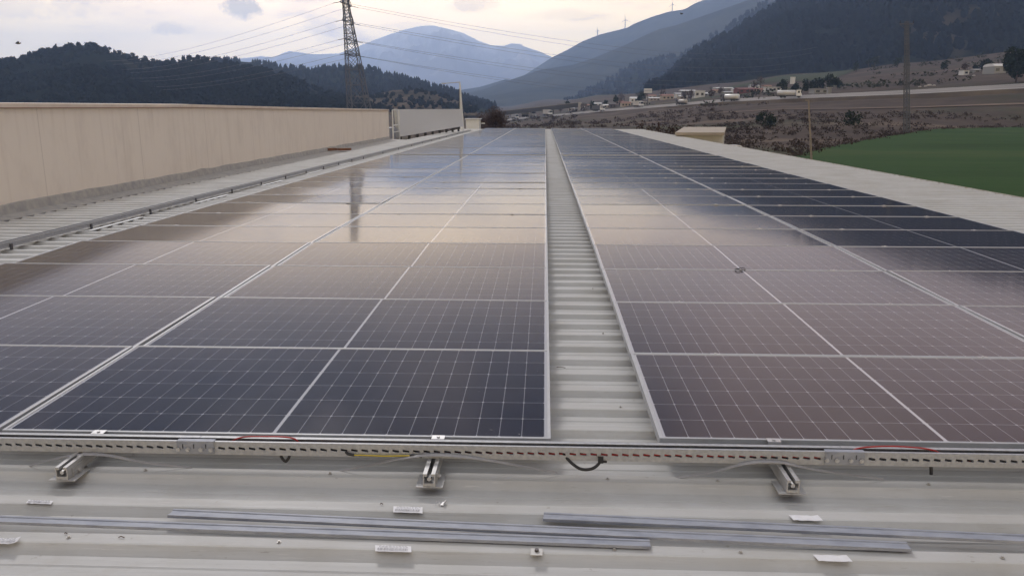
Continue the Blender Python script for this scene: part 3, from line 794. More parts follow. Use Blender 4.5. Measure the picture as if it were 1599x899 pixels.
# grey straps over the rail ends
def strap(pix, Ys, label):
    pts = catm([atY(a, c, Y) for (a, c), Y in zip(pix, Ys)], 8); mb = MB(); wv = .016
    vs = []; 
    for i, q in enumerate(pts):
        u = abs(2 * i / (len(pts) - 1) - 1); wv = lerp(.015, .007, u)
        vs += [q + Vector((0, -wv * .5, -.0)), q + Vector((0, wv * .5, .0035)), q + Vector((0, wv * .5, .0050)), q + Vector((0, -wv * .5, .0015))]
    n = len(pts); fs = []
    for i in range(n - 1):
        for k in range(4): fs.append((4 * i + k, 4 * i + (k + 1) % 4, 4 * i + 4 + (k + 1) % 4, 4 * i + 4 + k))
    mb.add(vs, fs); return tag(mb.build('strap', M_film, loc=tuple(pts[0])), label, 'strap', 'grey plastic straps over the rail ends')
strap([(22, 737), (72, 720), (118, 711), (165, 711), (225, 722), (300, 731)], [-.14, -.158, -.165, -.165, -.155, -.14], 'grey plastic strap arching over the rail end at lower left')
strap([(520, 738), (590, 724), (640, 714), (690, 711), (750, 717), (820, 729), (870, 738)], [-.14, -.155, -.165, -.168, -.160, -.15, -.14], 'grey plastic strap arching over the rail end near the middle')
strap([(1040, 749), (1110, 738), (1165, 724), (1215, 722), (1270, 733), (1380, 749)], [-.145, -.158, -.165, -.168, -.155, -.14], 'grey plastic strap arching over the rail end at lower right')

# loose galvanised channels in the foreground -----------------------
def loose(p0, p1, wdt, hgt, lab, rz=0, roll=0, z=ZR + .004, lip=True):
    p0 = Vector(p0); p1 = Vector(p1); d = (p1 - p0).normalized(); s = Vector((-d.y, d.x, 0)); u = d.cross(s) * 1
    if u.z < 0: u = -u
    a = wdt; h = hgt; t = .0018
    pr = [(0, 0), (t, 0), (t + .001, h - t), (.010, h - t), (.012, h - .0045), (a - .012, h - .0045), (a - .010, h - t), (a - t - .001, h - t), (a - t, 0), (a, 0), (a - .001, h), (a - .0085, h), (a - .0115, h - .0030), (.0115, h - .0030), (.0085, h), (.001, h)]
    if roll: pr = [(x * cos(roll) - y_ * sin(roll), x * sin(roll) + y_ * cos(roll)) for x, y_ in pr]
    mb = MB(); mb.extrude(pr, (0, 0, 0), p1 - p0, s, u)
    o = mb.build('steel_channel', M_galv); o.location = p0
    return tag(o, lab, 'steel channel', 'loose galvanised channels on the roof')
def zz(px, py, z=ZR + .004): v = atz(px, py, z); return v
A0, A1 = zz(-160, 812), zz(1016, 857)
B0, B1 = zz(252, 818), zz(1424, 864)
C0, C1 = zz(848, 825), zz(1760, 858)
def off(v, dy, dz=0): return v + Vector((0, dy, dz))
loose(A0, A1, .044, .010, 'loose galvanised channel lying lowest, its right end near the square washer')
loose(off(B0, .045), off(B1, .004, .0035), .048, .010, 'long loose galvanised channel in the middle, ending at lower right')
loose(off(C0, .050), off(C1, .006), .048, .010, 'loose galvanised channel lying behind, running out at the right picture edge')

# stickers
def sticker(px, py, wd, dp, rz, lab, bars=True, curl=0):
    q = atz(px, py, ZR + .004)
    t = empty('paper_sticker', tuple(q), lab, 'sticker', 'white paper stickers on the roof', rz)
    mb = MB(); nn = 8; vs = []
    for i in range(nn + 1):
        for s_ in (-1, 1):
            z = .0015 + .0025 * noise.noise((i * .7 + px, s_, 3)) + (.008 * max(0, i / nn - .75) * 4 * curl)
            vs.append((lerp(-wd / 2, wd / 2, i / nn) + s_ * -.004, s_ * dp / 2, z + .001))
    vs += [(a, b_, c - .0008) for a, b_, c in vs]; N = 2 * (nn + 1)
    fs = [(2 * i, 2 * i + 2, 2 * i + 3, 2 * i + 1) for i in range(nn)] + [(N + 2 * i, N + 2 * i + 1, N + 2 * i + 3, N + 2 * i + 2) for i in range(nn)]
    mb.add(vs, fs); mb.build('paper', M_paper, t)
    if bars:
        mb = MB(); r = random.Random(int(px)); x = -wd * .42
        while x < wd * .42:
            bw = r.choice([.0008, .0013, .002]); 
            i = (x + wd / 2) / wd
            mb.box(x, x + bw, -dp * .34, -dp * .02, .0052, .0055); x += bw + r.choice([.0012, .002, .003])
        mb.build('barcode', mat('barcode_ink', (.30, .30, .32), .7), t)
        mb = MB(); x = -wd * .40
        for row in (.16, .30):
            x = -wd * .40
            while x < wd * .38:
                l_ = r.uniform(.004, .010); mb.box(x, x + l_, dp * row - .0008, dp * row + .0008, .0052, .0055); x += l_ + .004
        mb.build('print_line', mat('barcode_ink'), t)
    return t
sticker(637, 796, .105, .043, -.03, 'creased white barcode sticker left of the metal clip, below the middle rail')
sticker(614, 857, .118, .036, -.02, 'white barcode sticker just below the loose channels, left of the square washer')
sticker(1258, 809, .100, .036, -.03, 'blank white paper sticker above the loose channels at the right', False, .3)
sticker(1300, 872, .104, .036, -.03, 'blank white paper sticker below the loose channels at the right', False, .4)
sticker(62, 784, .095, .026, -.05, 'faded wrinkled label at the left below the rail end', True)
sticker(10, 845, .085, .034, .05, 'faded sticker with curling end at the left picture edge', True, .8)

# small hardware
q = atz(838, 862, ZR + .004)
t = empty('washer_plate', tuple(q), 'small square plate washer with a dark screw below the channels', 'washer', None, -.03)
mb = MB(); mb.box(-.019, .019, -.020, .020, .0005, .003); mb.build('plate', mat('dull_plate', (.48, .47, .45), .5, .4), t)
mb = MB(); mb.tube([(0, .004, .003), (0, .004, .010)], .0075, 6); mb.build('screw_head', mat('dark_screw', (.12, .11, .11), .5, .6), t)
q = atz(686, 786, ZR + .004)
t = empty('metal_clip', tuple(q), 'small bent metal clip lying on the roof below the middle rail', 'clip')
mb = MB(); mb.extrude([(0, 0), (.014, 0), (.014, .010), (.0125, .010), (.0125, .0015), (0, .0015)], (.004, -.012, 0), (.010, .012, 0), (1, 0, 0), (0, 0, 1)); mb.build('bracket', M_steel, t)
mb = MB(); mb.tube(catm([(-.012, -.010, .002), (-.010, 0, .008), (-.002, .006, .004), (0, -.006, .002)]), .0012, 6); mb.build('wire_bail', M_steel, t)
# short scraps of twig and wire
mb_i = 0
for (px, py, ln, rot, lab) in [(596, 787 , .010, .2, 'dark speck of grit on the roof left of the metal clip'), (103, 833, .008, .5, 'tiny brown scrap below the channels at far left'), (190, 839, .02, .1, 'thin brown twig scrap below the channels at left'), (876, 574, .05, -.1, 'bent brown twig lying in the bare roof strip between the panels')]:
    q = atz(px, py, ZR + .003)
    o = MB().tube(catm([Vector((-ln / 2, 0, .002)), Vector((-ln * .1, .002, .004)), Vector((ln / 2, -.003, .002))]), .0016, 6).build('debris', mat('dry_twig', (.10, .07, .05), .9)); o.location = q; o.rotation_euler = (0, 0, rot)
    tag(o, lab, 'debris')
# roof screws along the crests near the camera and in the strip
rs = random.Random(4)
# black loop of cable tie on a right panel joint
q = atz(1156, 420, .008)
mb = MB(); mb.tube([(.040 * cos(a) * 1.0, .030 * sin(a), .004 * sin(a * 2)) for a in np.linspace(.3, 2 * pi - .1, 22)], .0035, 6)
o = mb.build('tape_loop', M_black); o.location = q; tag(o, 'small black loop of tape lying on a panel joint at the right', 'tape loop')

# second tray, on posts along the left --------------------------------
mbL = []
TX = -5.42
t = empty('side_cable_tray', (TX, 0, 0), 'long perforated cable tray on short posts running along the left side of the panels', 'cable tray', 'perforated steel cable trays')
mb = MB()
seg = [(-2.5, 4.6), (4.6, 20), (20, 40), (40, 56)]
for a, d in seg:
    n_ = int((d - a) / .0405) if d <= 20 else int((d - a) / .2)
    for s_, xx in enumerate((0, .075)):
        for i in range(n_):
            y0, y1 = lerp(a, d, i / n_), lerp(a, d, (i + 1) / n_); m0, m1 = lerp(y0, y1, .2), lerp(y0, y1, .8)
            z0 = -.072 + kz((y0 + y1) / 2); z1 = z0 + .055; zb_, zt_ = z0 + .022, z0 + .033
            o_ = [(y0, z0), (y1, z0), (y1, z1), (y0, z1), (m0, zb_), (m1, zb_), (m1, zt_), (m0, zt_)]
            mb.add([(xx, p_[0], p_[1]) for p_ in o_], [(0, 1, 5, 4), (1, 2, 6, 5), (2, 3, 7, 6), (3, 0, 4, 7)])
    mb.hexa([(0.001, a, -.072 + kz(a)), (.074, a, -.072 + kz(a)), (.074, d, -.072 + kz(d)), (.001, d, -.072 + kz(d)), (0.001, a, -.070 + kz(a)), (.074, a, -.070 + kz(a)), (.074, d, -.070 + kz(d)), (.001, d, -.070 + kz(d))])
    for xx in (-.004, .068): mb.hexa([(xx, a, -.0165 + kz(a)), (xx + .012, a, -.0165 + kz(a)), (xx + .012, d, -.0165 + kz(d)), (xx, d, -.0165 + kz(d)), (xx, a, -.0145 + kz(a)), (xx + .012, a, -.0145 + kz(a)), (xx + .012, d, -.0145 + kz(d)), (xx, d, -.0145 + kz(d))])
mb.build('channel', M_tray, t)
yy = 3.2
while yy < 55:
    mb = MB(); z = kz(yy); mb.box(.076, .092, yy, yy + .03, ZR + z - .01, -.040 + z); mb.build('post', mat('dark_post_steel', (.10, .10, .11), .6, .4), t)
    yy += 1.45 if yy < 20 else 2.9
# flat packing strips between tray and panels
k = 0
for yy in np.arange(3.0, 20, 2.9):
    mb = MB(); L_ = 1.25; mb.hexa([(0, 0, 0), (.055, .06, 0), (.055, L_ + .06, kz(yy + L_) - kz(yy)), (0, L_, kz(yy + L_) - kz(yy)), (0, 0, .004), (.055, .06, .004), (.055, L_ + .06, .004 + kz(yy + L_) - kz(yy)), (0, L_, .004 + kz(yy + L_) - kz(yy))])
    o = mb.build('metal_strip', M_white); o.location = (-5.30, yy, ZR + .004 + kz(yy)); k += 1
    tag(o, '%s pale flat strip from the front, lying between side cable tray and panels' % ordinal(k), 'metal strip', 'flat strips beside the side tray')

# ------------------------------------------------------------------ parapet wall of the neighbouring hall
wb0 = atz(0, 337, ZR - .02 + kz(7)); wb1 = atz(608, 216, ZR - .02 + kz(31))
def wx(y): return wb0.x + (wb1.x - wb0.x) * (y - wb0.y) / (wb1.y - wb0.y)
def ztop(y): return interp(y, [-6, wb0.y, 14, 22, wb1.y], [1.36, zw0, zw1, zw2, zw3])
zw0 = at(0, 161, wb0.y - CAM.y).z; yq = 13.; zw1 = CAM.z + .02; zw2 = CAM.z - .06
zw3 = at(605, 171, wb1.y - CAM.y).z
YW = [-6, -2, 2, 5, 7, 9, 12, 14, 18, 22, 26, 30, wb1.y]
pw = empty('parapet_wall', (wx(10), 10, -5), 'long cream parapet wall of the neighbouring hall, left of the roof', 'wall')
def wallstrip(prof_fn, name, m, parent, ysq=YW, org=(wx(10), 10, -5)):
    mb = MB(); P = [prof_fn(y) for y in ysq]; n = len(P[0])
    vs = [(a - org[0], y - org[1], c - org[2]) for y, pr in zip(ysq, P) for a, c in pr]
    fs = []
    for j in range(len(ysq) - 1):
        for i in range(n): fs.append((j * n + i, j * n + (i + 1) % n, (j + 1) * n + (i + 1) % n, (j + 1) * n + i))
    fs += [tuple(range(n))[::-1], tuple((len(ysq) - 1) * n + i for i in range(n))]
    mb.add(vs, fs); return mb.build(name, m, parent)
wo_ = wallstrip(lambda y: [(wx(y) - .22, -5), (wx(y), -5), (wx(y), ztop(y) - .07), (wx(y) - .22, ztop(y) - .07)], 'wall', M_wall, pw)
wallstrip(lambda y: [(wx(y) - .30, ztop(y) - .068), (wx(y) + .035, ztop(y) - .068), (wx(y) + .035, ztop(y)), (wx(y) - .30, ztop(y) + .01)], 'coping', M_coping, pw)
wallstrip(lambda y: [(wx(y) + .036, ztop(y) - .070), (wx(y) + .042, ztop(y) - .070), (wx(y) + .042, ztop(y) - .060), (wx(y) + .036, ztop(y) - .060)], 'rusty_drip_edge', M_rust, pw)
yf = list(np.arange(-4, wb1.y, .35))
mbk = lambda y: .030 * noise.noise((y * 1.3, 1, 0)) 
wallstrip(lambda y: [(RX0 - .175, ZR - .12 + kz(y)), (wx(y) + .002, ZR - .12 + kz(y)), (wx(y) + .002, ZR + .13 + kz(y) + mbk(y)), (wx(y) + .03, ZR + .12 + kz(y) + mbk(y)), (wx(y) + .06, ZR + .0 + kz(y)), (RX0 - .175, ZR - .035 + kz(y))], 'flashing', M_flash, pw, yf)

# opening after the wall, with white bars
yo = wb1.y
t = empty('rooftop_frame', (wx(yo), yo + 1.2, ZR + kz(yo)), 'white steel bars in the opening between the cream wall and the white panel', 'steel frame')
zt_ = zw3 - ZR - kz(yo)
MB().box(-.06, .0, .0, .06, -.3, zt_ - .05).build('post', M_white, t); MB().box(-.06, .0, 1.9, 1.96, -.3, zt_ - .05).build('post', M_white, t)
for z in (zt_ * .18, zt_ * .42, zt_ - .06):
    mb = MB(); mb.box(-.055, -.01, .061, 1.899, z, z + .05); mb.build('bar', M_white, t)
mb = MB(); mb.box(-1.2, -.2, .1, 1.8, -.2, zt_ * .35); mb.build('duct', M_galv, t)

# white sheet-metal panel standing along the edge
d0 = yo + 3.4 - CAM.y
a0, a1 = at(618.5, 171, d0), at(623, 214, d0)
D1 = 58
b0, b1 = at(720, 170.5, D1), at(724, 197, D1)
t = empty('screen_panel', tuple(a1), 'long smooth light grey metal screen leaning slightly beyond the cream wall', 'metal screen')
org = Vector(a1)
th = Vector((-.10, 0, 0))
mb = MB(); mb.hexa([tuple(v - org) for v in (a1 + th, a1, b1, b1 + th, a0 + th, a0, b0, b0 + th)]); mb.build('sheet', mat('smooth_pale_sheet', (.58, .60, .62), .6), t)
mb = MB()
up = Vector((0, 0, .02)); 
mb.hexa([tuple(v - org) for v in (a1 + th * 1.3 + Vector((0, -.06, -.05)), a1 + Vector((.03, -.06, -.05)), a1 + Vector((.03, -.003, -.05)), a1 + th * 1.3 + Vector((0, -.003, -.05)), a0 + th * 1.3 + Vector((0, -.06, .03)), a0 + Vector((.03, -.06, .03)), a0 + Vector((.03, -.003, .03)), a0 + th * 1.3 + Vector((0, -.003, .03)))]); mb.build('end_trim', M_alu, t)
for k in range(9):
    v = a1.lerp(b1, (k + .4) / 9); mb = MB(); mb.box(v.x - org.x - .2, v.x - org.x - .06, v.y - org.y, v.y - org.y + .08, v.z - org.z - .4, v.z - org.z - .003); mb.build('foot', M_dark, t)

# tall lamp mast with a long arm
pm = at(722, 196, 60); pt = at(718, 128.5, 60)
t = empty('light_mast', (pm.x, pm.y, pm.z - .6), 'tall pale mast with a long thin arm beyond the metal screen', 'mast')
o_ = Vector((pm.x, pm.y, pm.z - .6))
MB().tube([Vector((0, 0, 0)), pt - o_], [.155, .055], 10).build('mast', M_white, t)
arm = at(694.5, 130.5, 59)
MB().tube([pt - o_, arm - o_], [.035, .025], 8).build('arm', M_alu, t)
v = arm - o_; MB().box(v.x - .22, v.x + .1, v.y - .06, v.y + .06, v.z - .05, v.z + .03).build('lamp_head', M_alu, t)
pp = at(717, 139, 59.6); pp2 = at(717.5, 168, 59.6)
MB().tube([pp - o_, pp2 - o_], .03, 6).build('conduit', mat('dark_post_steel'), t)

# little cabin past the roof end
q = at(738, 197, 68)
t = empty('roof_cabin', (q.x, q.y, q.z), 'small white flat-topped cabin at the far end of the roof, left', 'cabin')
MB().box(-.56, .56, 0, 1.6, -1.2, .52).build('wall', M_white, t)
MB().box(-.66, .66, -.1, 1.7, .523, .60).build('roof', M_alu, t)
MB().box(.7, 1.0, .1, .3, .18, .25).build('spout', M_white, t)

# brick offcut and brown plank by the wall
q = atz(529, 236, ZR + kz(23))
for px, s_, lab in ((518, 1.0, 'rust brown brick on the roof edge by the wall, left one of two'), (538, 1.25, 'rust brown brick on the roof edge by the wall, right one of two')):
    q = atz(px, 235, ZR + kz(23)); mb = MB(); mb.box(-.17 * s_, .17 * s_, -.11, .11, .002, .075)
    for hx in (-.09, 0, .09): mb.box(hx - .03, hx + .03, -.113, -.1102, .02, .055)
    o = mb.build('brick', mat('fired_clay', (.24, .10, .055), .9, color2=(.16, .08, .05), vscale=12)); o.location = q; o.rotation_euler = (0, 0, .6 * s_)
    tag(o, lab, 'brick', 'bricks by the wall')

# ================================================================== BEYOND THE ROOF
def beam(mb, a, c, wv):
    a, c = Vector(a), Vector(c); d = (c - a); 
    if d.length < 1e-6: return
    d.normalize(); s = d.orthogonal().normalized(); u = d.cross(s)
    h = wv / 2; vs = [p + s * i * h + u * j * h for p in (a, c) for i, j in ((-1, -1), (1, -1), (1, 1), (-1, 1))]
    mb.add(vs, [(0, 1, 5, 4), (1, 2, 6, 5), (2, 3, 7, 6), (3, 0, 4, 7), (3, 2, 1, 0), (4, 5, 6, 7)])
def lattice(root, zs, half, cen, th, legs=True, rot=.5):
    """four-legged lattice; half(z) half width, cen(z) centre line"""
    cr = [(cos(rot + pi / 2 * k + pi / 4) * 1.414, sin(rot + pi / 2 * k + pi / 4) * 1.414) for k in range(4)]
    P = lambda k, z: Vector((cen(z)[0] + cr[k][0] * half(z), cen(z)[1] + cr[k][1] * half(z), z))
    for k in range(4):
        mb = MB()
        for a, c in zip(zs[:-1], zs[1:]): beam(mb, P(k, a), P(k, c), th)
        mb.build('leg', M_pyl, root)
    mb = MB()
    for i, (a, c) in enumerate(zip(zs[:-1], zs[1:])):
        for k in range(4):
            k2 = (k + 1) % 4
            beam(mb, P(k, a), P(k2, c), th * .5); beam(mb, P(k2, a), P(k, c), th * .5)
            beam(mb, P(k, c), P(k2, c), th * .5)
            m_ = (P(k, a) + P(k2, a)) / 2
            if half(a) > 1.6: beam(mb, m_, (P(k, a) + P(k, c)) / 2, th * .4); beam(mb, m_, (P(k2, a) + P(k2, c)) / 2, th * .4)
    mb.build('bracing', M_pyl, root)

# big transmission tower on the left
TD = 300
tb = at(563.5, 186.5, TD); ttop = at(534, -42, TD)
zb_ = -5.3; H_ = ttop.z - zb_
org = Vector((tb.x, tb.y, zb_))
lean = (ttop.x - tb.x) / H_
root = empty('transmission_tower', tuple(org), 'tall dark lattice transmission tower standing behind the cream parapet wall', 'pylon')
cen = lambda z: (lean * z, 0)
half = lambda z: lerp(3.9, .95, min(1, (z / H_) / .78)) if z / H_ < .78 else .95
zs = [0]; 
while zs[-1] < H_: zs.append(zs[-1] + max(2.2, half(zs[-1]) * 1.9))
zs[-1] = H_
lattice(root, zs, half, cen, .26)
att = []
for y in (6, 34, 62, 85):
    z = at(540, y, TD).z - zb_
    mb = MB(); c = cen(z); h = half(z)
    for s_ in (-1, 1):
        tip = Vector((c[0] + .6 * s_, s_ * 6.6, z - .2))
        for q in ((-h, s_ * h, 0), (h, s_ * h, 0), (-h, s_ * h, 1.6), (h, s_ * h, 1.6)): beam(mb, Vector((c[0] + q[0], q[1], z + q[2])), tip, .16)
        att.append(tip)
    mb.build('crossarm', M_pyl, root)
    mb = MB()
    for s_ in (-1, 1):
        tip = Vector((c[0] + .6 * s_, s_ * 6.6, z - .2))
        for dx in (-1, 1): MB().tube([tip, tip + Vector((dx * 2.3, 0, -.45))], .11, 6).build('insulator', M_dark, root)
k = 0
wl = {0: 'highest', 1: 'second', 2: 'third', 3: 'lowest'}
for i, tip in enumerate(att):
    P0 = org + tip
    for sgn in (-1, 1):
        k += 1
        a = P0 + Vector((sgn * 2.3, 0, -.45))
        if sgn < 0:
            e = at(120 + 6 * i, 92 + i * 5.5, 880); sag = 9
        else:
            e = at(1330 - 8 * i, 58 + i * 9.5, 1150); sag = 20
        pts = [a.lerp(e, t) - Vector((0, 0, 4 * sag * t * (1 - t))) for t in np.linspace(0, 1, 28)]
        o = MB().tube(pts, [.040 + .045 * t for t in np.linspace(0, 1, 28)], 4).build('power_line', M_wire, loc=tuple(pts[0]))
        tag(o, '%s power line pair, %s wire, running %s from the lattice tower' % (wl[i // 2], 'nearer' if i % 2 == 0 else 'further', 'left over the pine hill' if sgn < 0 else 'right across the valley'), 'power line', 'high voltage lines')

# slim lattice mast at the edge of the green field
pb = gat(1420.5, 186); ph = at(1416, 34, 186).z - pb.z
root = empty('lattice_mast', tuple(pb), 'slim dark lattice mast with a short top crossarm at the green field edge', 'pylon')
zs = list(np.linspace(0, ph, 24)); ml = (at(1416, 34, 186).x - pb.x) / ph; MQ = lambda z: (ml * z, 0); lattice(root, zs, lambda z: lerp(.48, .26, z / ph), MQ, .14, rot=.3)
mo = ml * ph
mb = MB(); beam(mb, (mo - 1.5, 0, ph - .5), (mo + 1.5, 0, ph - .5), .18); beam(mb, (mo - 1.5, 0, ph - .5), (mo, 0, ph - 1.7), .09); beam(mb, (mo + 1.5, 0, ph - .5), (mo, 0, ph - 1.7), .09); mb.build('crossarm', M_pyl, root)
for x in (-1.4, 0, 1.4): MB().tube([(mo + x, 0, ph - .4), (mo + x, 0, ph + .25)], [.1, .05], 6).build('insulator', M_dark, root)
mb = MB(); mb.box(-.7, .7, -.7, .7, 1.8, 3.6); 
# wooden pole, leaning
pb = gat(1274.5, 96, -.2); ptp = at(1262.5, 156, 96)
root = empty('wooden_pole', tuple(pb), 'thin leaning wooden pole at the near edge of the green field', 'pole')
MB().tube([(0, 0, 0), ptp - pb], [.13, .085], 8).build('post', mat('weathered_wood', (.30, .25, .21), .9, var=.3, vscale=4, stretch=(4, 4, .4)), root)
v = ptp - pb; MB().box(v.x - .35, v.x + .1, v.y - .05, v.y + .05, v.z - .12, v.z - .02).build('crosspiece', mat('weathered_wood'), root)

# ---- foliage
M_leafd = mat('dark_evergreen_leaves', (.012, .020, .011), 1, color2=(.03, .042, .02), vscale=.8, spec=0)
M_leafo = mat('olive_leaves', (.035, .042, .025), 1, color2=(.06, .062, .04), vscale=.6, spec=0)
M_twig = mat('bare_winter_twigs', (.070, .050, .045), 1, color2=(.11, .08, .07), vscale=.8, spec=0)
def tree(px, D, h, r, label, kind='tree', m=None, n=500, leaf=.35, base=None, group=None, bare=False, shape=None, crown0=.25):
    m = m or M_leafd
    p = base or gat(px, D, -.1)
    root = empty(kind, tuple(p), label, 'tree' if 'shrub' not in kind else 'shrub', group)
    mb = MB(); mb.tube(catm([(0, 0, 0), (r * .05, 0, h * .3), (-r * .04, r * .03, h * .6), (0, 0, h * .88)], 4), [max(.02, h * .028 * (1 - i / 13)) for i in range(13)], 7)
    for i in range(9 if bare else 6):
        a = random.random() * 6.3; z0 = h * random.uniform(.2, .6); L_ = r * random.uniform(.6, .95)
        mb.tube([(0, 0, z0), (L_ * .5 * cos(a), L_ * .5 * sin(a), z0 + h * .12), (L_ * cos(a), L_ * sin(a), z0 + h * random.uniform(.15, .35))], [h * .014, h * .009, h * .003], 5)
    mb.build('trunk', M_trunk, root)
    mb = MB(); cz = h * (crown0 + 1) / 2; ch = h * (1 - crown0) / 2
    if bare:
        for _ in range(n):
            a = Vector([random.gauss(0, 1) for _ in range(3)]).normalized(); a.z = abs(a.z) if random.random() < .6 else a.z
            q0 = Vector((a.x * r * .3, a.y * r * .3, cz + a.z * ch * .3)); q1 = Vector((a.x * r, a.y * r, cz + a.z * ch)) * 1.0
            q1 = q0.lerp(q1, random.uniform(.5, 1.02)); s = Vector((random.gauss(0, 1), random.gauss(0, 1), random.gauss(0, 1))).normalized() * r * .012
            j = Vector((random.gauss(0, .07), random.gauss(0, .07), random.gauss(0, .07))) * r
            mb.add([q0 + s + j, q0 - s + j, q1 + j * .4], [(0, 1, 2)])
        mb.leaves((0, 0, cz), (r, r, ch), n, leaf)
    elif shape == 'cone':
        for i in range(n):
            t = random.random() ** .7; z = h * (1 - t * (1 - crown0)); rr = r * t * random.uniform(.2, 1.05); a = random.random() * 6.3
            mb.leaves((rr * cos(a), rr * sin(a), z), (leaf, leaf, leaf), 1, leaf)
    else:
        nb = 7
        for i in range(nb):
            a = random.random() * 6.3; rr = r * random.uniform(.15, .55); z = cz + ch * random.uniform(-.55, .6); k = random.uniform(.42, .62)
            mb.leaves((rr * cos(a), rr * sin(a), z), (r * k, r * k, ch * k * 1.05), n // nb, leaf)
    mb.build('crown', m, root); return root
# bare round tree at the vanishing point of the roof
tree(773, 152, 6.9, 2.75, 'large round bare brownish tree just beyond the far left roof end', 'bare_tree', M_twig, 2300, .10, bare=True, crown0=.02)
tree(752, 170, 5.6, 1.6, 'smaller bare tree left of the large round bare tree', 'bare_tree', M_twig, 700, .10, bare=True, crown0=.1)
# big dark evergreen at the right picture edge
q = gat(1581, 356, -.2)
tree(1581, 356, at(1581, 68, 356).z - q.z, 6.4, 'big dark evergreen tree beside the road at the right picture edge', 'evergreen_tree', M_leafd, 2400, .55, base=q, crown0=.06)
# row of dark evergreens above the road
for i, (px, top, r, tx) in enumerate([(1222, 124, 2.8, 'behind the white roadside house, leftmost of the dark row'), (1240, 127, 2.6, 'second from left in the dark row by the tanker'), (1254, 122, 2.8, 'third from left in the dark row by the tanker'), (1268, 123, 2.7, 'middle of the dark row above the tanker'), (1280, 121, 2.8, 'third from right in the dark row, over the grey barn'), (1292, 117, 3.3, 'second from right, tallest of the dark row'), (1305, 119, 3.2, 'rightmost of the dark row beside the grey barn')]):
    q = gat(px, 425, -.2); tree(px, 425, max(4, at(px, top, 425).z - q.z), r, 'dark evergreen tree ' + tx, 'evergreen_tree', M_leafd, 420, .42, base=q, group='row of dark evergreens above the road', crown0=.05)
# skyline pines on the near hill
G = LA
for i, (px, y0, y1, tx) in enumerate([(117, 76, 70.5, 'flat topped pine on the hill summit skyline, leftmost'), (150, 74, 69.5, 'pine on the very top of the left hill'), (172, 80, 73, 'pointed pine right of the hill top'), (208, 92, 81, 'umbrella pine standing alone on the skyline'), (214, 93, 87, 'small pine just right of the umbrella pine'), (228, 97, 86.5, 'lone rounded pine on the skyline gap'), (295, 98, 87, 'tall forked pine on the right skyline hump'), (305, 97, 89.5, 'lower pine right of the forked pine'), (317, 97, 88, 'pine with sparse crown at the right hump'), (333, 98, 90, 'broad pine at the right end of the hump')]):
    q = at(px, y0 + 1.5, 780); h = at(px, y1, 780).z - q.z
    tree(px, 780, h, h * .34, tx, 'pine_tree', M_pine, 260, .40, base=q, group='lone pines on the left skyline', crown0=.42)
# settlement trees
T = [(912, 168, 560), (925, 168, 545), (945, 160, 600), (963, 158, 560), (889, 167, 620), (875, 168, 640), (848, 169, 680), (818, 171, 700), (970, 150, 620), (998, 152, 560), (1003, 140, 620), (1033, 147, 560), (1068, 146, 520), (1078, 150, 480), (1110, 146, 470), (1125, 143, 500), (1176, 137, 520), (1185, 135, 560), (1214, 133, 470), (1395, 106, 620), (1350, 106, 700), (1360, 103, 720), (1332, 106, 640), (1500, 82, 480), (1517, 80, 470), (1528, 78, 470), (1535, 84, 450), (1468, 90, 520)]
POS = ['beside the bridge pier', 'right of the bridge pier', 'behind the white cab truck', 'over the dark roadside house', 'under the bridge end', 'under the middle of the bridge', 'above the far approaching tankers', 'at the far left end of the bridge', 'behind the beige houses', 'left of the white billboard post', 'above the white billboard', 'right of the white billboard', 'before the two-window house', 'left of the two-window house', 'right of the two-window house', 'by the long greenhouse roofs', 'above the red brown barn', 'high above the red brown barn', 'left of the dark evergreen row', 'behind the slim lattice mast, left', 'at the meadow edge, lower', 'at the meadow edge, upper', 'at the right tip of the meadow', 'left of the small hillside shed', 'above the small hillside shed', 'right of the small hillside shed', 'below the white polytunnel', 'on the brown slope right of the slim mast']
for (px, y, D), tx in zip(T, POS):
    q = gat(px, D, -.2); h = random.uniform(4.5, 8) * D / 560
    if random.random() < .5: tree(px, D, h, h * .42, 'hazy dark tree ' + tx, 'tree', M_leafd, 150, .6, base=q, group='trees about the settlement', crown0=.12)
    else: tree(px, D, h, h * .38, 'bare brownish tree ' + tx, 'bare_tree', M_twig, 130, .4, base=q, group='trees about the settlement', bare=True, crown0=.15)
# dark bushes in the scrub
for px, D, r, tx in [(1334, 215, 2.6, 'round dark bush alone in the scrub above the field'), (1190, 240, 2.0, 'dark bush in the scrub left of the wooden pole'), (1205, 205, 2.6, 'dark reddish bush behind the annex roof')]:
    tree(px, D, r * 1.5, r, tx, 'shrub', M_leafd, 500, .22, crown0=-.1)
# dry brown bushes in a row before the annex
for i, (px, D, h, r) in enumerate([(998, 84, 1.7, .55), (1010, 86, 1.2, .5), (1018, 83, 1.2, .6), (1032, 80, 1.5, .7), (1041, 82, 1.1, .5), (1052, 80, 1.2, .6), (1063, 78, 1.7, .55), (1072, 80, 1.5, .5)]):
    q = at(px, 204, D); q.z = at(px, 203, D).z - 4.2
    hh = at(px, [188, 193, 194, 192, 195, 194, 190, 191][i], D).z - q.z
    tree(px, D, hh, r, 'rust brown dry bush over the roof edge, number %s from the left' % ONES[i + 1], 'dry_shrub', mat('rust_brown_leaves', (.060, .036, .028), 1, color2=(.04, .026, .022), vscale=2, spec=0), 110, .09, base=q, group='dry bushes beyond the roof edge', crown0=.62)

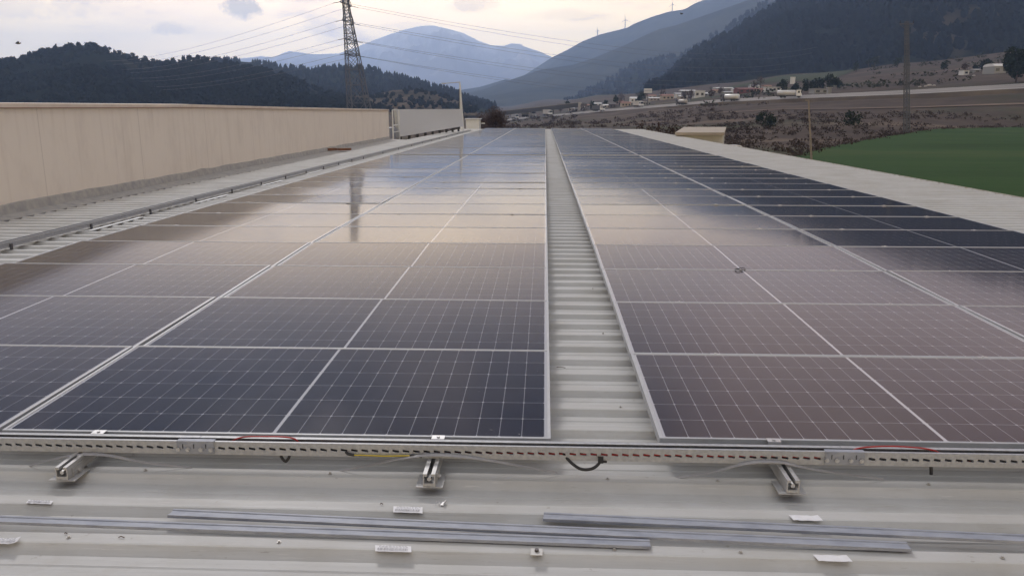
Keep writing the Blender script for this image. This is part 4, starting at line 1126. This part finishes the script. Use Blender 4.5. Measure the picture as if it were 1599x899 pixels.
# scrub as a mass
mb = MB()
def scrub(n, pxr, Dr, hr, clear=None):
    for _ in range(n):
        px = random.uniform(*pxr); D = random.uniform(*Dr)
        p = gat(px, D)
        if D < interp(px, [1170, 1250, 1330, 1420, 1500, 1599, 3300], [80, 106, 142, 190, 219, 247, 266]) and px > 1160: continue
        if noise.noise((p.x * .03, p.y * .03, 4)) < -.12: continue
        r = random.uniform(*hr) * (.7 + D / 400)
        mb.leaves((p.x, p.y, p.z + r * .4), (r * 1.3, r * 1.3, r * .7), 16, r * .30)
scrub(1500, (1100, 1780), (110, 290), (.3, .75))
scrub(1300, (780, 1200), (90, 380), (.3, .75))
for _ in range(260):
    px = random.uniform(1235, 1700); D = interp(px, [1170, 1250, 1330, 1420, 1500, 1599, 3300], [80, 104, 140, 186, 215, 243, 262]) + random.gauss(1, 3.5)
    p = gat(px, D); r = random.uniform(.25, .7); mb.leaves((p.x, p.y, p.z + r * .4), (r * 2.2, r * 1.3, r * .6), 12, r * .3)
scrub(350, (640, 900), (120, 600), (.4, 1.0))
o = mb.build('dry_scrub', mat('dry_scrub_twigs', (.055, .042, .036), 1, color2=(.075, .059, .049), vscale=.06, spec=0)); tag(o, 'brown winter scrub between the roof edge, field and highway', 'scrub', kind='stuff')
mb = MB()
for _ in range(1100):
    px = random.uniform(1100, 1750); D = random.uniform(385, 900); p = gat(px, D)
    if noise.noise((p.x * .015, p.y * .015, 8)) < 0.0: continue
    if 1110 < px < 1350 and 450 < D < 790: continue
    r = random.uniform(.8, 2.4); mb.leaves((p.x, p.y, p.z + r * .4), (r * 1.3, r * 1.3, r * .8), 12, r * .35)
o = mb.build('slope_scrub', M_leafo); tag(o, 'olive scrub dotted over the brown slope above the highway', 'scrub', kind='stuff')

# ---- annex beyond the right roof edge
D = 44; q = at(1056, 204, D)
c1, c2, c3 = at(1062, 199.5, 62), at(1137, 201.5, 56), at(1045, 205.5, 46)
root = empty('annex', (at(1100, 203, 50).x, 47, -5), 'small flat-roofed annex with tan slab roof and pale stained side wall', 'annex')
o_ = Vector(root.location)
fl, fr_ = at(1054, 207.0, 46), at(1131, 206.8, 46); zt_ = fl.z
bl, br_ = at(1068, 200.6, 58), at(1134, 200.6, 58)
sl = MB(); lo = Vector((0, 0, -.16))
pts = [fl, fr_, br_, bl]; pts = [Vector((p.x, p.y, zt_)) for p in pts]
sl.hexa([tuple(p + lo - o_) for p in pts] + [tuple(p - o_) for p in pts]); sl.build('roof', mat('tan_concrete_slab', (.38, .33, .27), .85, color2=(.31, .27, .23), vscale=1.5), root)
ins = [p + (sum(pts, Vector()) / 4 - p) * .06 for p in pts]
wl_ = MB(); wl_.hexa([(p.x - o_.x, p.y - o_.y, 0) for p in ins] + [(p.x - o_.x, p.y - o_.y, zt_ - .163 + 5) for p in ins]); wl_.build('wall', mat('stained_render', (.60, .58, .54), .85, color2=(.44, .42, .38), vscale=.9), root)
p = ins[0]; MB().box(p.x - o_.x + .35, p.x - o_.x + 1.1, p.y - o_.y - .03, p.y - o_.y - .003, zt_ + 5 - 2.2, zt_ + 5 - .7).build('window', M_dark, root)

# ---- buildings
M_win = mat('dark_window', (.03, .033, .04), .2)
WALLM = {'white': mat('white_render', (.62, .62, .60), .8), 'beige': mat('beige_render', (.42, .36, .29), .8), 'grey': mat('grey_block_wall', (.26, .26, .25), .85), 'dark': mat('dark_timber_wall', (.09, .07, .065), .85), 'red': mat('oxide_red_sheet', (.16, .045, .04), .75), 'pink': mat('pink_render', (.42, .30, .26), .8)}
ROOFM = {'tile': mat('terracotta_tiles', (.22, .10, .07), .85), 'white': mat('pale_sheet_roof', (.62, .62, .62), .7), 'grey': mat('grey_sheet_roof', (.30, .30, .31), .7), 'red': mat('oxide_red_roof', (.15, .05, .045), .8), 'dark': mat('dark_roof', (.08, .07, .07), .8)}
def house(px, D, wp, hp, dep, wm, rm, label, cat='house', roof='gable', nw=3, rows=1, rz=0.0, name='house', wall_open=False):
    s = D / F; W = wp * s; H_ = hp * s
    p = gat(px, D, -.4)
    root = empty(name, tuple(p), label, cat, None, rz + YAW)
    hw = H_ * (.72 if roof in ('gable', 'arch') else .93)
    MB().box(-W / 2, W / 2, 0, dep, -1.5, hw).build('wall', WALLM[wm], root)
    mb = MB()
    if roof == 'gable':
        e = .35
        vs = [(-W / 2 - e, -e, hw + .02), (W / 2 + e, -e, hw + .02), (W / 2 + e, dep + e, hw + .02), (-W / 2 - e, dep + e, hw + .02), (-W / 2 - e, dep / 2, H_), (W / 2 + e, dep / 2, H_)]
        mb.add(vs, [(0, 1, 5, 4), (2, 3, 4, 5), (0, 4, 3), (1, 2, 5), (3, 2, 1, 0)])
    elif roof == 'arch':
        n = 8; vs = []
        for x in (-W / 2 - .1, W / 2 + .1):
            for i in range(n + 1): a = pi * i / n; vs.append((x, dep / 2 - (dep / 2 + .1) * cos(a), hw + .02 + (H_ - hw) * sin(a)))
        fs = [(i, i + 1, n + 2 + i, n + 1 + i) for i in range(n)] + [tuple(range(n + 1))[::-1], tuple(range(n + 1, 2 * n + 2)), (0, n + 1, 2 * n + 1, n)]
        mb.add(vs, fs)
    else: mb.box(-W / 2 - .25, W / 2 + .25, -.25, dep + .25, hw + .01, H_)
    mb.build('roof', ROOFM[rm], root)
    for r in range(rows):
        for i in range(nw):
            ww = min(W / nw * .5, 2.2); x = -W / 2 + W * (i + .5) / nw; fh = hw / rows; z = fh * (r + .38)
            wv = MB().box(x - ww / 2, x + ww / 2, -.06, -.004, z, z + fh * .38).build('window', M_win, root)
    return root
house(911, 600, 8, 6, 7, 'white', 'white', 'tiny white roofed house right of the bridge', roof='gable', nw=2)
house(957, 545, 9, 9, 8, 'dark', 'dark', 'dark hipped house left of the beige roadside houses', nw=2)
house(978, 540, 14, 8, 9, 'beige', 'tile', 'low beige house with tiled roof beside the highway', nw=3)
house(990, 600, 10, 9, 8, 'white', 'white', 'white gabled house behind the low beige house', nw=2)
house(1008, 500, 16, 6, 9, 'grey', 'white', 'pale roofed roadside sheds below the billboard', roof='flat', nw=4)
house(1025, 560, 20, 5.5, 10, 'beige', 'white', 'long low shed with white roof right of the billboard', nw=4)
house(1043, 540, 17, 9, 10, 'beige', 'tile', 'beige house with brown roof and two dark windows', nw=3)
house(1059, 560, 9, 9, 8, 'white', 'grey', 'narrow pale house left of the two-window white house', nw=1, rows=2)
house(1075, 640, 22, 6, 12, 'grey', 'white', 'long pale roof climbing the slope behind the white house', nw=4)
house(1092, 500, 15, 11, 8, 'white', 'white', 'white house with two big dark window openings on a plinth', roof='flat', nw=2)
house(1137, 480, 12, 7, 9, 'grey', 'grey', 'grey shed left of the red brown barn', nw=2)
house(1150, 520, 9, 8, 8, 'white', 'white', 'little white house above the grey shed', nw=2)
house(1130, 610, 26, 5, 10, 'grey', 'white', 'pair of low white greenhouse roofs above the tanker', cat='greenhouse', name='greenhouse', roof='arch', nw=0)
house(1166, 480, 26, 9, 12, 'red', 'red', 'big dark red barn beside the highway', cat='barn', name='barn', nw=3)
house(1190, 450, 15, 7.5, 8, 'pink', 'tile', 'pinkish house right of the red barn', nw=3)
house(1211, 440, 24, 8, 9, 'white', 'white', 'white roadside house left behind the silver tanker', roof='flat', nw=4)
house(1281, 392, 22, 8.5, 7, 'grey', 'grey', 'grey block barn right of the silver tanker', cat='barn', name='barn', roof='flat', nw=2)
house(1294, 386, 5, 11, 2, 'grey', 'grey', 'narrow grey block pillar at the end of the grey barn', cat='pillar', name='block_pillar', roof='flat', nw=0)
house(1562, 420, 32, 15, 10, 'grey', 'white', 'long white arched polytunnel on the slope at right', cat='greenhouse', name='greenhouse', roof='arch', nw=3)
house(1598, 440, 22, 13, 10, 'grey', 'white', 'second white polytunnel cut by the right picture edge', cat='greenhouse', name='greenhouse', roof='arch', nw=0)
house(1503, 440, 8, 8, 5, 'white', 'grey', 'tiny pale hillside shed left of the polytunnel', cat='shed', name='shed', roof='flat', nw=1)
house(1520, 452, 9, 6, 5, 'grey', 'grey', 'tiny grey shed between pale shed and polytunnel', cat='shed', name='shed', roof='gable', nw=1)
for px, D, wp, hp, wm, rm, lab in [(893, 640, 8, 6, 'beige', 'grey', 'small beige shed just right of the bridge abutment, furthest left'), (921, 620, 9, 6, 'grey', 'tile', 'small tiled house above the white cab truck'), (934, 640, 10, 5, 'white', 'white', 'low white house up the slope over the bridge end'), (948, 560, 11, 6, 'beige', 'white', 'beige shed with white roof left of the dark hipped house'),
        (967, 620, 12, 7, 'pink', 'tile', 'pinkish tiled house above the dark hipped house'), (1018, 610, 12, 7, 'white', 'tile', 'white tiled house right behind the billboard post'), (1036, 600, 9, 6, 'grey', 'grey', 'grey house between long white roof and brown roofed beige house'), (1067, 520, 11, 7, 'beige', 'white', 'beige annexe touching the two-window house on its left'),
        (1105, 520, 12, 6, 'grey', 'white', 'low white roof right of the two-window house'), (1118, 560, 10, 6, 'beige', 'tile', 'beige tiled house above the long tanker'), (1178, 540, 12, 7, 'white', 'grey', 'white house up the slope over the red barn'), (1198, 520, 10, 6, 'beige', 'tile', 'tiled house between red barn and roadside white house, higher up')]:
    house(px, D, wp, hp, 8, wm, rm, lab, nw=2)
# water tank on legs
p = gat(1235, 470, -.3); root = empty('water_tank', tuple(p), 'small pale water tank raised on legs before the dark evergreens', 'water tank')
s = 470 / F
MB().tube([(0, 0, 5.2 * s * 1.5), (0, 0, 12 * s * 1.5)], 3.6 * s, 14).build('tank', ROOFM['white'], root)
for a in range(4):
    x, y = 2.5 * s * cos(a * pi / 2 + .6), 2.5 * s * sin(a * pi / 2 + .6); MB().tube([(x * 1.2, y * 1.2, 0), (x, y, 5.2 * s * 1.5)], .12, 6).build('leg', M_pyl, root)
# billboard
D = 490; p = gat(1011, D, -.3); root = empty('billboard', tuple(p), 'white blank-looking billboard on a single post above the settlement', 'billboard')
s = D / F; zt_ = at(1011, 138.5, D).z - p.z
MB().box(-6 * s, 6 * s, -.12, .12, zt_ - 6.5 * s, zt_).build('board', ROOFM['white'], root)
MB().box(-5.4 * s, 5.4 * s, -.16, -.125, zt_ - 4.4 * s, zt_ - 2.2 * s).build('faded_panel', mat('faded_print', (.42, .42, .44), .8), root)
MB().tube([(0, 0, 0), (0, 0, zt_ - 6.5 * s)], .25, 8).build('post', M_pyl, root)
# field rubble and path-side poles
p = gat(1447, 388); mb = MB()
# overpass
D0, D1 = 620, 600
root = empty('overpass', tuple(at(850, 170, 610)), 'dark concrete road bridge crossing over the highway in the distance', 'bridge')
o_ = Vector(root.location)
a, c = at(770, 176, 640), at(903, 161, 596)
dn = (c - a); 
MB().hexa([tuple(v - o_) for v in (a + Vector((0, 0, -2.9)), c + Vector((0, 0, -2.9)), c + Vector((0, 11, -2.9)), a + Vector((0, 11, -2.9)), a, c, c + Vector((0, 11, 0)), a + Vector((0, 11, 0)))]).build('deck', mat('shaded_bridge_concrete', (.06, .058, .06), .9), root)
MB().hexa([tuple(v - o_) for v in (a + Vector((0, -.1, .003)), c + Vector((0, -.1, .003)), c + Vector((0, .15, .003)), a + Vector((0, .15, .003)), a + Vector((0, -.1, .5)), c + Vector((0, -.1, .5)), c + Vector((0, .15, .5)), a + Vector((0, .15, .5)))]).build('parapet', mat('bridge_parapet', (.22, .21, .2), .9), root)
for t_ in (.18, .45, .72):
    q = a.lerp(c, t_); g = gh(q.x, q.y); MB().box(q.x - o_.x - .7, q.x - o_.x + .7, 2, 9, g - 1 - o_.z, q.z - o_.z - 2.91).build('pier', mat('bridge_parapet'), root)
q = c; g = gh(q.x, q.y)
MB().hexa([tuple(Vector(v)) for v in ((q.x - o_.x - .6, -.0 + q.y - o_.y, g - 2 - o_.z), (q.x - o_.x + 1.2, q.y - o_.y, g - 2 - o_.z), (q.x - o_.x + 1.2, q.y - o_.y + 11, g - 2 - o_.z), (q.x - o_.x - .6, q.y - o_.y + 11, g - 2 - o_.z),
   (q.x - o_.x + .003, q.y - o_.y, q.z - o_.z + .5), (q.x - o_.x + 2.4, q.y - o_.y, q.z - o_.z + .5), (q.x - o_.x + 2.4, q.y - o_.y + 11, q.z - o_.z + .5), (q.x - o_.x + .003, q.y - o_.y + 11, q.z - o_.z + .5))]).build('abutment', mat('pale_abutment', (.40, .38, .35), .9), root)

# ---- vehicles
M_tyre = mat('tyre_rubber', (.02, .02, .02), .8); M_glassd = mat('windscreen', (.03, .035, .04), .15)
def vehicle(px, off_, label, kind, s=1.0, flip=False, tankc=(.55, .55, .55), cabc=(.7, .7, .7), heading=None):
    p = road_pt(px, off_, .20); q2 = road_pt(px + 6, off_, .20); d = q2 - p; rz = atan2(d.y, d.x) + (pi if flip else 0)
    if heading is not None: rz = heading
    root = empty(kind, tuple(p), label, 'truck', 'vehicles on the highway', rz)
    def B(name, m, *a):
        mb = MB(); mb.box(*[v * s for v in a]); return mb.build(name, m, root)
    Mc = mat('cab_paint_%d' % int(cabc[0] * 100), cabc, .4)
    L_ = 8.2 if 'tanker' in kind else 7.6
    mb = MB(); cab = [(0, -1.2, .8), (2.2, -1.2, .8), (2.2, 1.2, .8), (0, 1.2, .8), (0, -1.2, 3.3), (1.7, -1.15, 3.3), (1.7, 1.15, 3.3), (0, 1.2, 3.3)]
    mb.hexa([tuple(v * s for v in c_) for c_ in cab]); mb.build('cab', Mc, root)
    mb = MB(); mb.hexa([tuple(v * s for v in c_) for c_ in [(2.12, -1.0, 1.9), (2.22, -1.0, 1.9), (2.22, 1.0, 1.9), (2.12, 1.0, 1.9), (1.75, -.95, 3.0), (1.88, -.95, 3.0), (1.88, .95, 3.0), (1.75, .95, 3.0)]]); mb.build('windscreen', M_glassd, root)
    for sy in (-1, 1): B('side_window', M_glassd, .7, 1.5, sy * 1.21 - .015, sy * 1.21 + .015, 2.0, 2.9)
    B('chassis', M_tyre, -L_, 1.9, -.5, .5, .55, .95)
    if 'tanker' in kind:
        mb = MB(); mb.tube([(-L_ * s, 0, 2.1 * s), (-(L_ - .35) * s, 0, 2.1 * s), (-.6 * s, 0, 2.1 * s), (-.3 * s, 0, 2.1 * s)], [.75 * s, 1.2 * s, 1.2 * s, .8 * s], 14); mb.build('tank', mat('tank_shell_%d' % int(tankc[0] * 100), tankc, .4, .2), root, True)
        B('walkway', M_pyl, -L_ * .8, -1.2, -.25, .25, 3.3, 3.4)
    else:
        B('cargo_box', mat('box_paint_%d' % int(tankc[0] * 100), tankc, .5), -L_, -.25, -1.25, 1.25, 1.0, 3.6)
    for x in (1.0, -4.9 if L_ > 7 else -4, -6.3):
        for sy in (-1, 1):
            mb = MB(); mb.tube([(x * s, (sy * 1.0 - .16) * s, .5 * s), (x * s, (sy * 1.0 + .16) * s, .5 * s)], .5 * s, 12); mb.build('wheel', M_tyre, root)
    return root
vehicle(1243, 3.2, 'silver tanker truck with white cab driving right, nearest on the highway', 'tanker_truck', 1.0)
vehicle(1131, 3.2, 'long white tanker truck with dark cab in the middle of the highway', 'tanker_truck', 1.0, flip=True, tankc=(.66, .66, .64), cabc=(.12, .12, .13))
vehicle(1060, 3.5, 'grey tanker with dark cab left of the long white tanker', 'tanker_truck', .85, flip=True, tankc=(.40, .38, .36), cabc=(.10, .10, .11))
vehicle(1000, 10, 'small white box truck parked before the roadside sheds', 'box_truck', .95, tankc=(.55, .53, .50))
vehicle(939, 3.2, 'dark flatbed truck with bright white cab near the bridge end', 'box_truck', 1.0, tankc=(.10, .10, .11), cabc=(.8, .8, .8), heading=-.9)
vehicle(858, 9, 'white van-like truck below the bridge, right of the round tanker', 'box_truck', 1.15, tankc=(.6, .58, .56), heading=-1.15)
vehicle(830, 6, 'round white tanker coming from under the bridge', 'tanker_truck', 1.6, tankc=(.66, .65, .63), heading=-1.0)
vehicle(806, 6, 'distant white truck, leftmost of those under the bridge', 'box_truck', 1.1, tankc=(.5, .5, .5), heading=-1.2)
# parked white car beyond the right eave
pc = gat(1150, 100, 0); root = empty('parked_car', tuple(pc), 'white car half hidden by the right roof edge', 'car', None, .1)
cz = at(1150, 226.3, 100).z - pc.z
mb = MB(); 
prof2 = [(-2.1, .35), (2.1, .35), (2.15, .75), (1.2, .95), (.55, 1.42), (-1.0, 1.46), (-1.75, 1.0), (-2.15, .9)]
mb.extrude(prof2, (0, -.85, 0), (0, .85, 0), (1, 0, 0), (0, 0, 1)); mb.build('body', mat('white_car_paint', (.7, .7, .7), .3), root)
for sy in (-1, 1):
    mb = MB(); mb.extrude([(-1.0, 1.0), (.75, 1.0), (.45, 1.34), (-.85, 1.38)], (0, sy * .851, 0), (0, sy * .86, 0), (1, 0, 0), (0, 0, 1)); mb.build('side_window', M_glassd, root)
for x in (-1.35, 1.35):
    for sy in (-1, 1): MB().tube([(x, sy * .72, .33), (x, sy * .87, .33)], .33, 12).build('wheel', M_tyre, root)
# it stands on a raised yard
mb = MB(); mb.box(-5, 7, -5, 9, -3, cz - 1.47 - .0); 
o = mb.build('yard', M_conc); o.location = pc; o['kind'] = 'structure'
root.location.z = pc.z + cz - 1.46

# ---- wind turbines on the ridge
for px, y0, y1, D, lab in [(933, 55.5, 42.5, 4800, 'smallest wind turbine, leftmost on the far ridge'), (976, 45, 22, 4800, 'tall wind turbine in the middle of the ridge line'), (1049.5, 18, 0, 4800, 'wind turbine high on the ridge near the top of the picture')]:
    p = at(px, y0 + 1, D); hh = at(px, y1, D).z - p.z; hub = hh * .62
    root = empty('wind_turbine', tuple(p), lab, 'wind turbine', 'wind turbines on the ridge')
    MB().tube([(0, 0, -8), (0, 0, hub)], [3.2, 2.0], 8).build('tower', M_white, root)
    MB().box(-1.8, 1.8, -3.5, 5, hub - 1.8, hub + 1.8).build('nacelle', M_white, root)
    for k in range(3):
        a = pi / 2 + .12 + k * 2 * pi / 3; r_ = hh - hub
        tip = Vector((cos(a) * r_, -5, hub + sin(a) * r_)); c0 = Vector((0, -5, hub)); pr_ = Vector((-sin(a), 0, cos(a)))
        mb = MB(); mb.hexa([tuple(v) for v in (c0 - pr_ * 1.6, c0 + pr_ * 1.6, c0 + pr_ * 1.6 + Vector((0, .8, 0)), c0 - pr_ * 1.6 + Vector((0, .8, 0)), tip - pr_ * .6, tip + pr_ * .6, tip + pr_ * .6 + Vector((0, .3, 0)), tip - pr_ * .6 + Vector((0, .3, 0)))]); mb.build('blade', M_white, root)

# ---- birds
for px, y, D, sz, lab in [(28, 68, 60, .34, 'small dark bird flying above the pine hill at far left'), (1064, 22, 90, .30, 'small dark bird flying before the far ridge')]:
    p = at(px, y, D)
    mb = MB(); mb.ball((0, 0, 0), sz * .5, sz * .22, sz * .2, 8, 6); mb.ball((sz * .5, 0, sz * .06), sz * .14, sz * .12, sz * .12, 6, 5)
    for s_ in (-1, 1):
        mb.add([(sz * .25, s_ * sz * .1, .02), (-sz * .25, s_ * sz * .1, .02), (-sz * .2, s_ * sz * .65, sz * .32), (.0, s_ * sz * 1.1, sz * .18), (sz * .15, s_ * sz * .6, sz * .34)], [(0, 1, 2, 4), (4, 2, 3)])
    mb.add([(-sz * .4, -sz * .08, 0), (-sz * .4, sz * .08, 0), (-sz * .85, sz * .14, 0), (-sz * .85, -sz * .14, 0)], [(0, 1, 2, 3)])
    o = mb.build('bird', M_black); o.location = p; o.rotation_euler = (.2, 0, .4); tag(o, lab, 'bird')

# ---- pale stones on the slope by the road
for i, (px, D, r) in enumerate([(1442, 380, .6), (1448, 383, .9), (1455, 381, .55), (1433, 379, .5), (1515, 420, .6)]):
    p = gat(px, D, .1); o = MB().ball((0, 0, 0), r * 1.4, r, r * .7, 8, 6, .2).build('boulder', mat('pale_stone', (.36, .34, .31), .9)); o.location = p
    tag(o, 'pale boulder above the highway, %s' % ['second of the heap by the slim mast', 'largest of the heap by the slim mast', 'rightmost of the heap by the slim mast', 'leftmost and smallest of the heap by the slim mast', 'alone below the polytunnel'][i], 'boulder', 'pale stones on the slope')

# ================================================================== AIR
mb = MB(); mb.box(-11700, 11700, -1700, 12100, -26, 1020)
hz = mb.build('haze', None) if False else None
me = bpy.data.meshes.new('haze'); me.from_pydata(mb.v, [], mb.f); me.update()
hz = bpy.data.objects.new('haze', me); col.objects.link(hz)
mh = bpy.data.materials.new('pale_valley_air'); mh.use_nodes = True
th_ = mh.node_tree; th_.nodes.clear()
pv = th_.nodes.new('ShaderNodeVolumePrincipled'); pv.inputs['Color'].default_value = (.47, .65, 1, 1); pv.inputs['Density'].default_value = .00017; pv.inputs['Anisotropy'].default_value = .55
ou = th_.nodes.new('ShaderNodeOutputMaterial'); th_.links.new(pv.outputs[0], ou.inputs['Volume'])
me.materials.append(mh)
tag(hz, 'bluish haze filling the valley air', 'haze', kind='stuff')
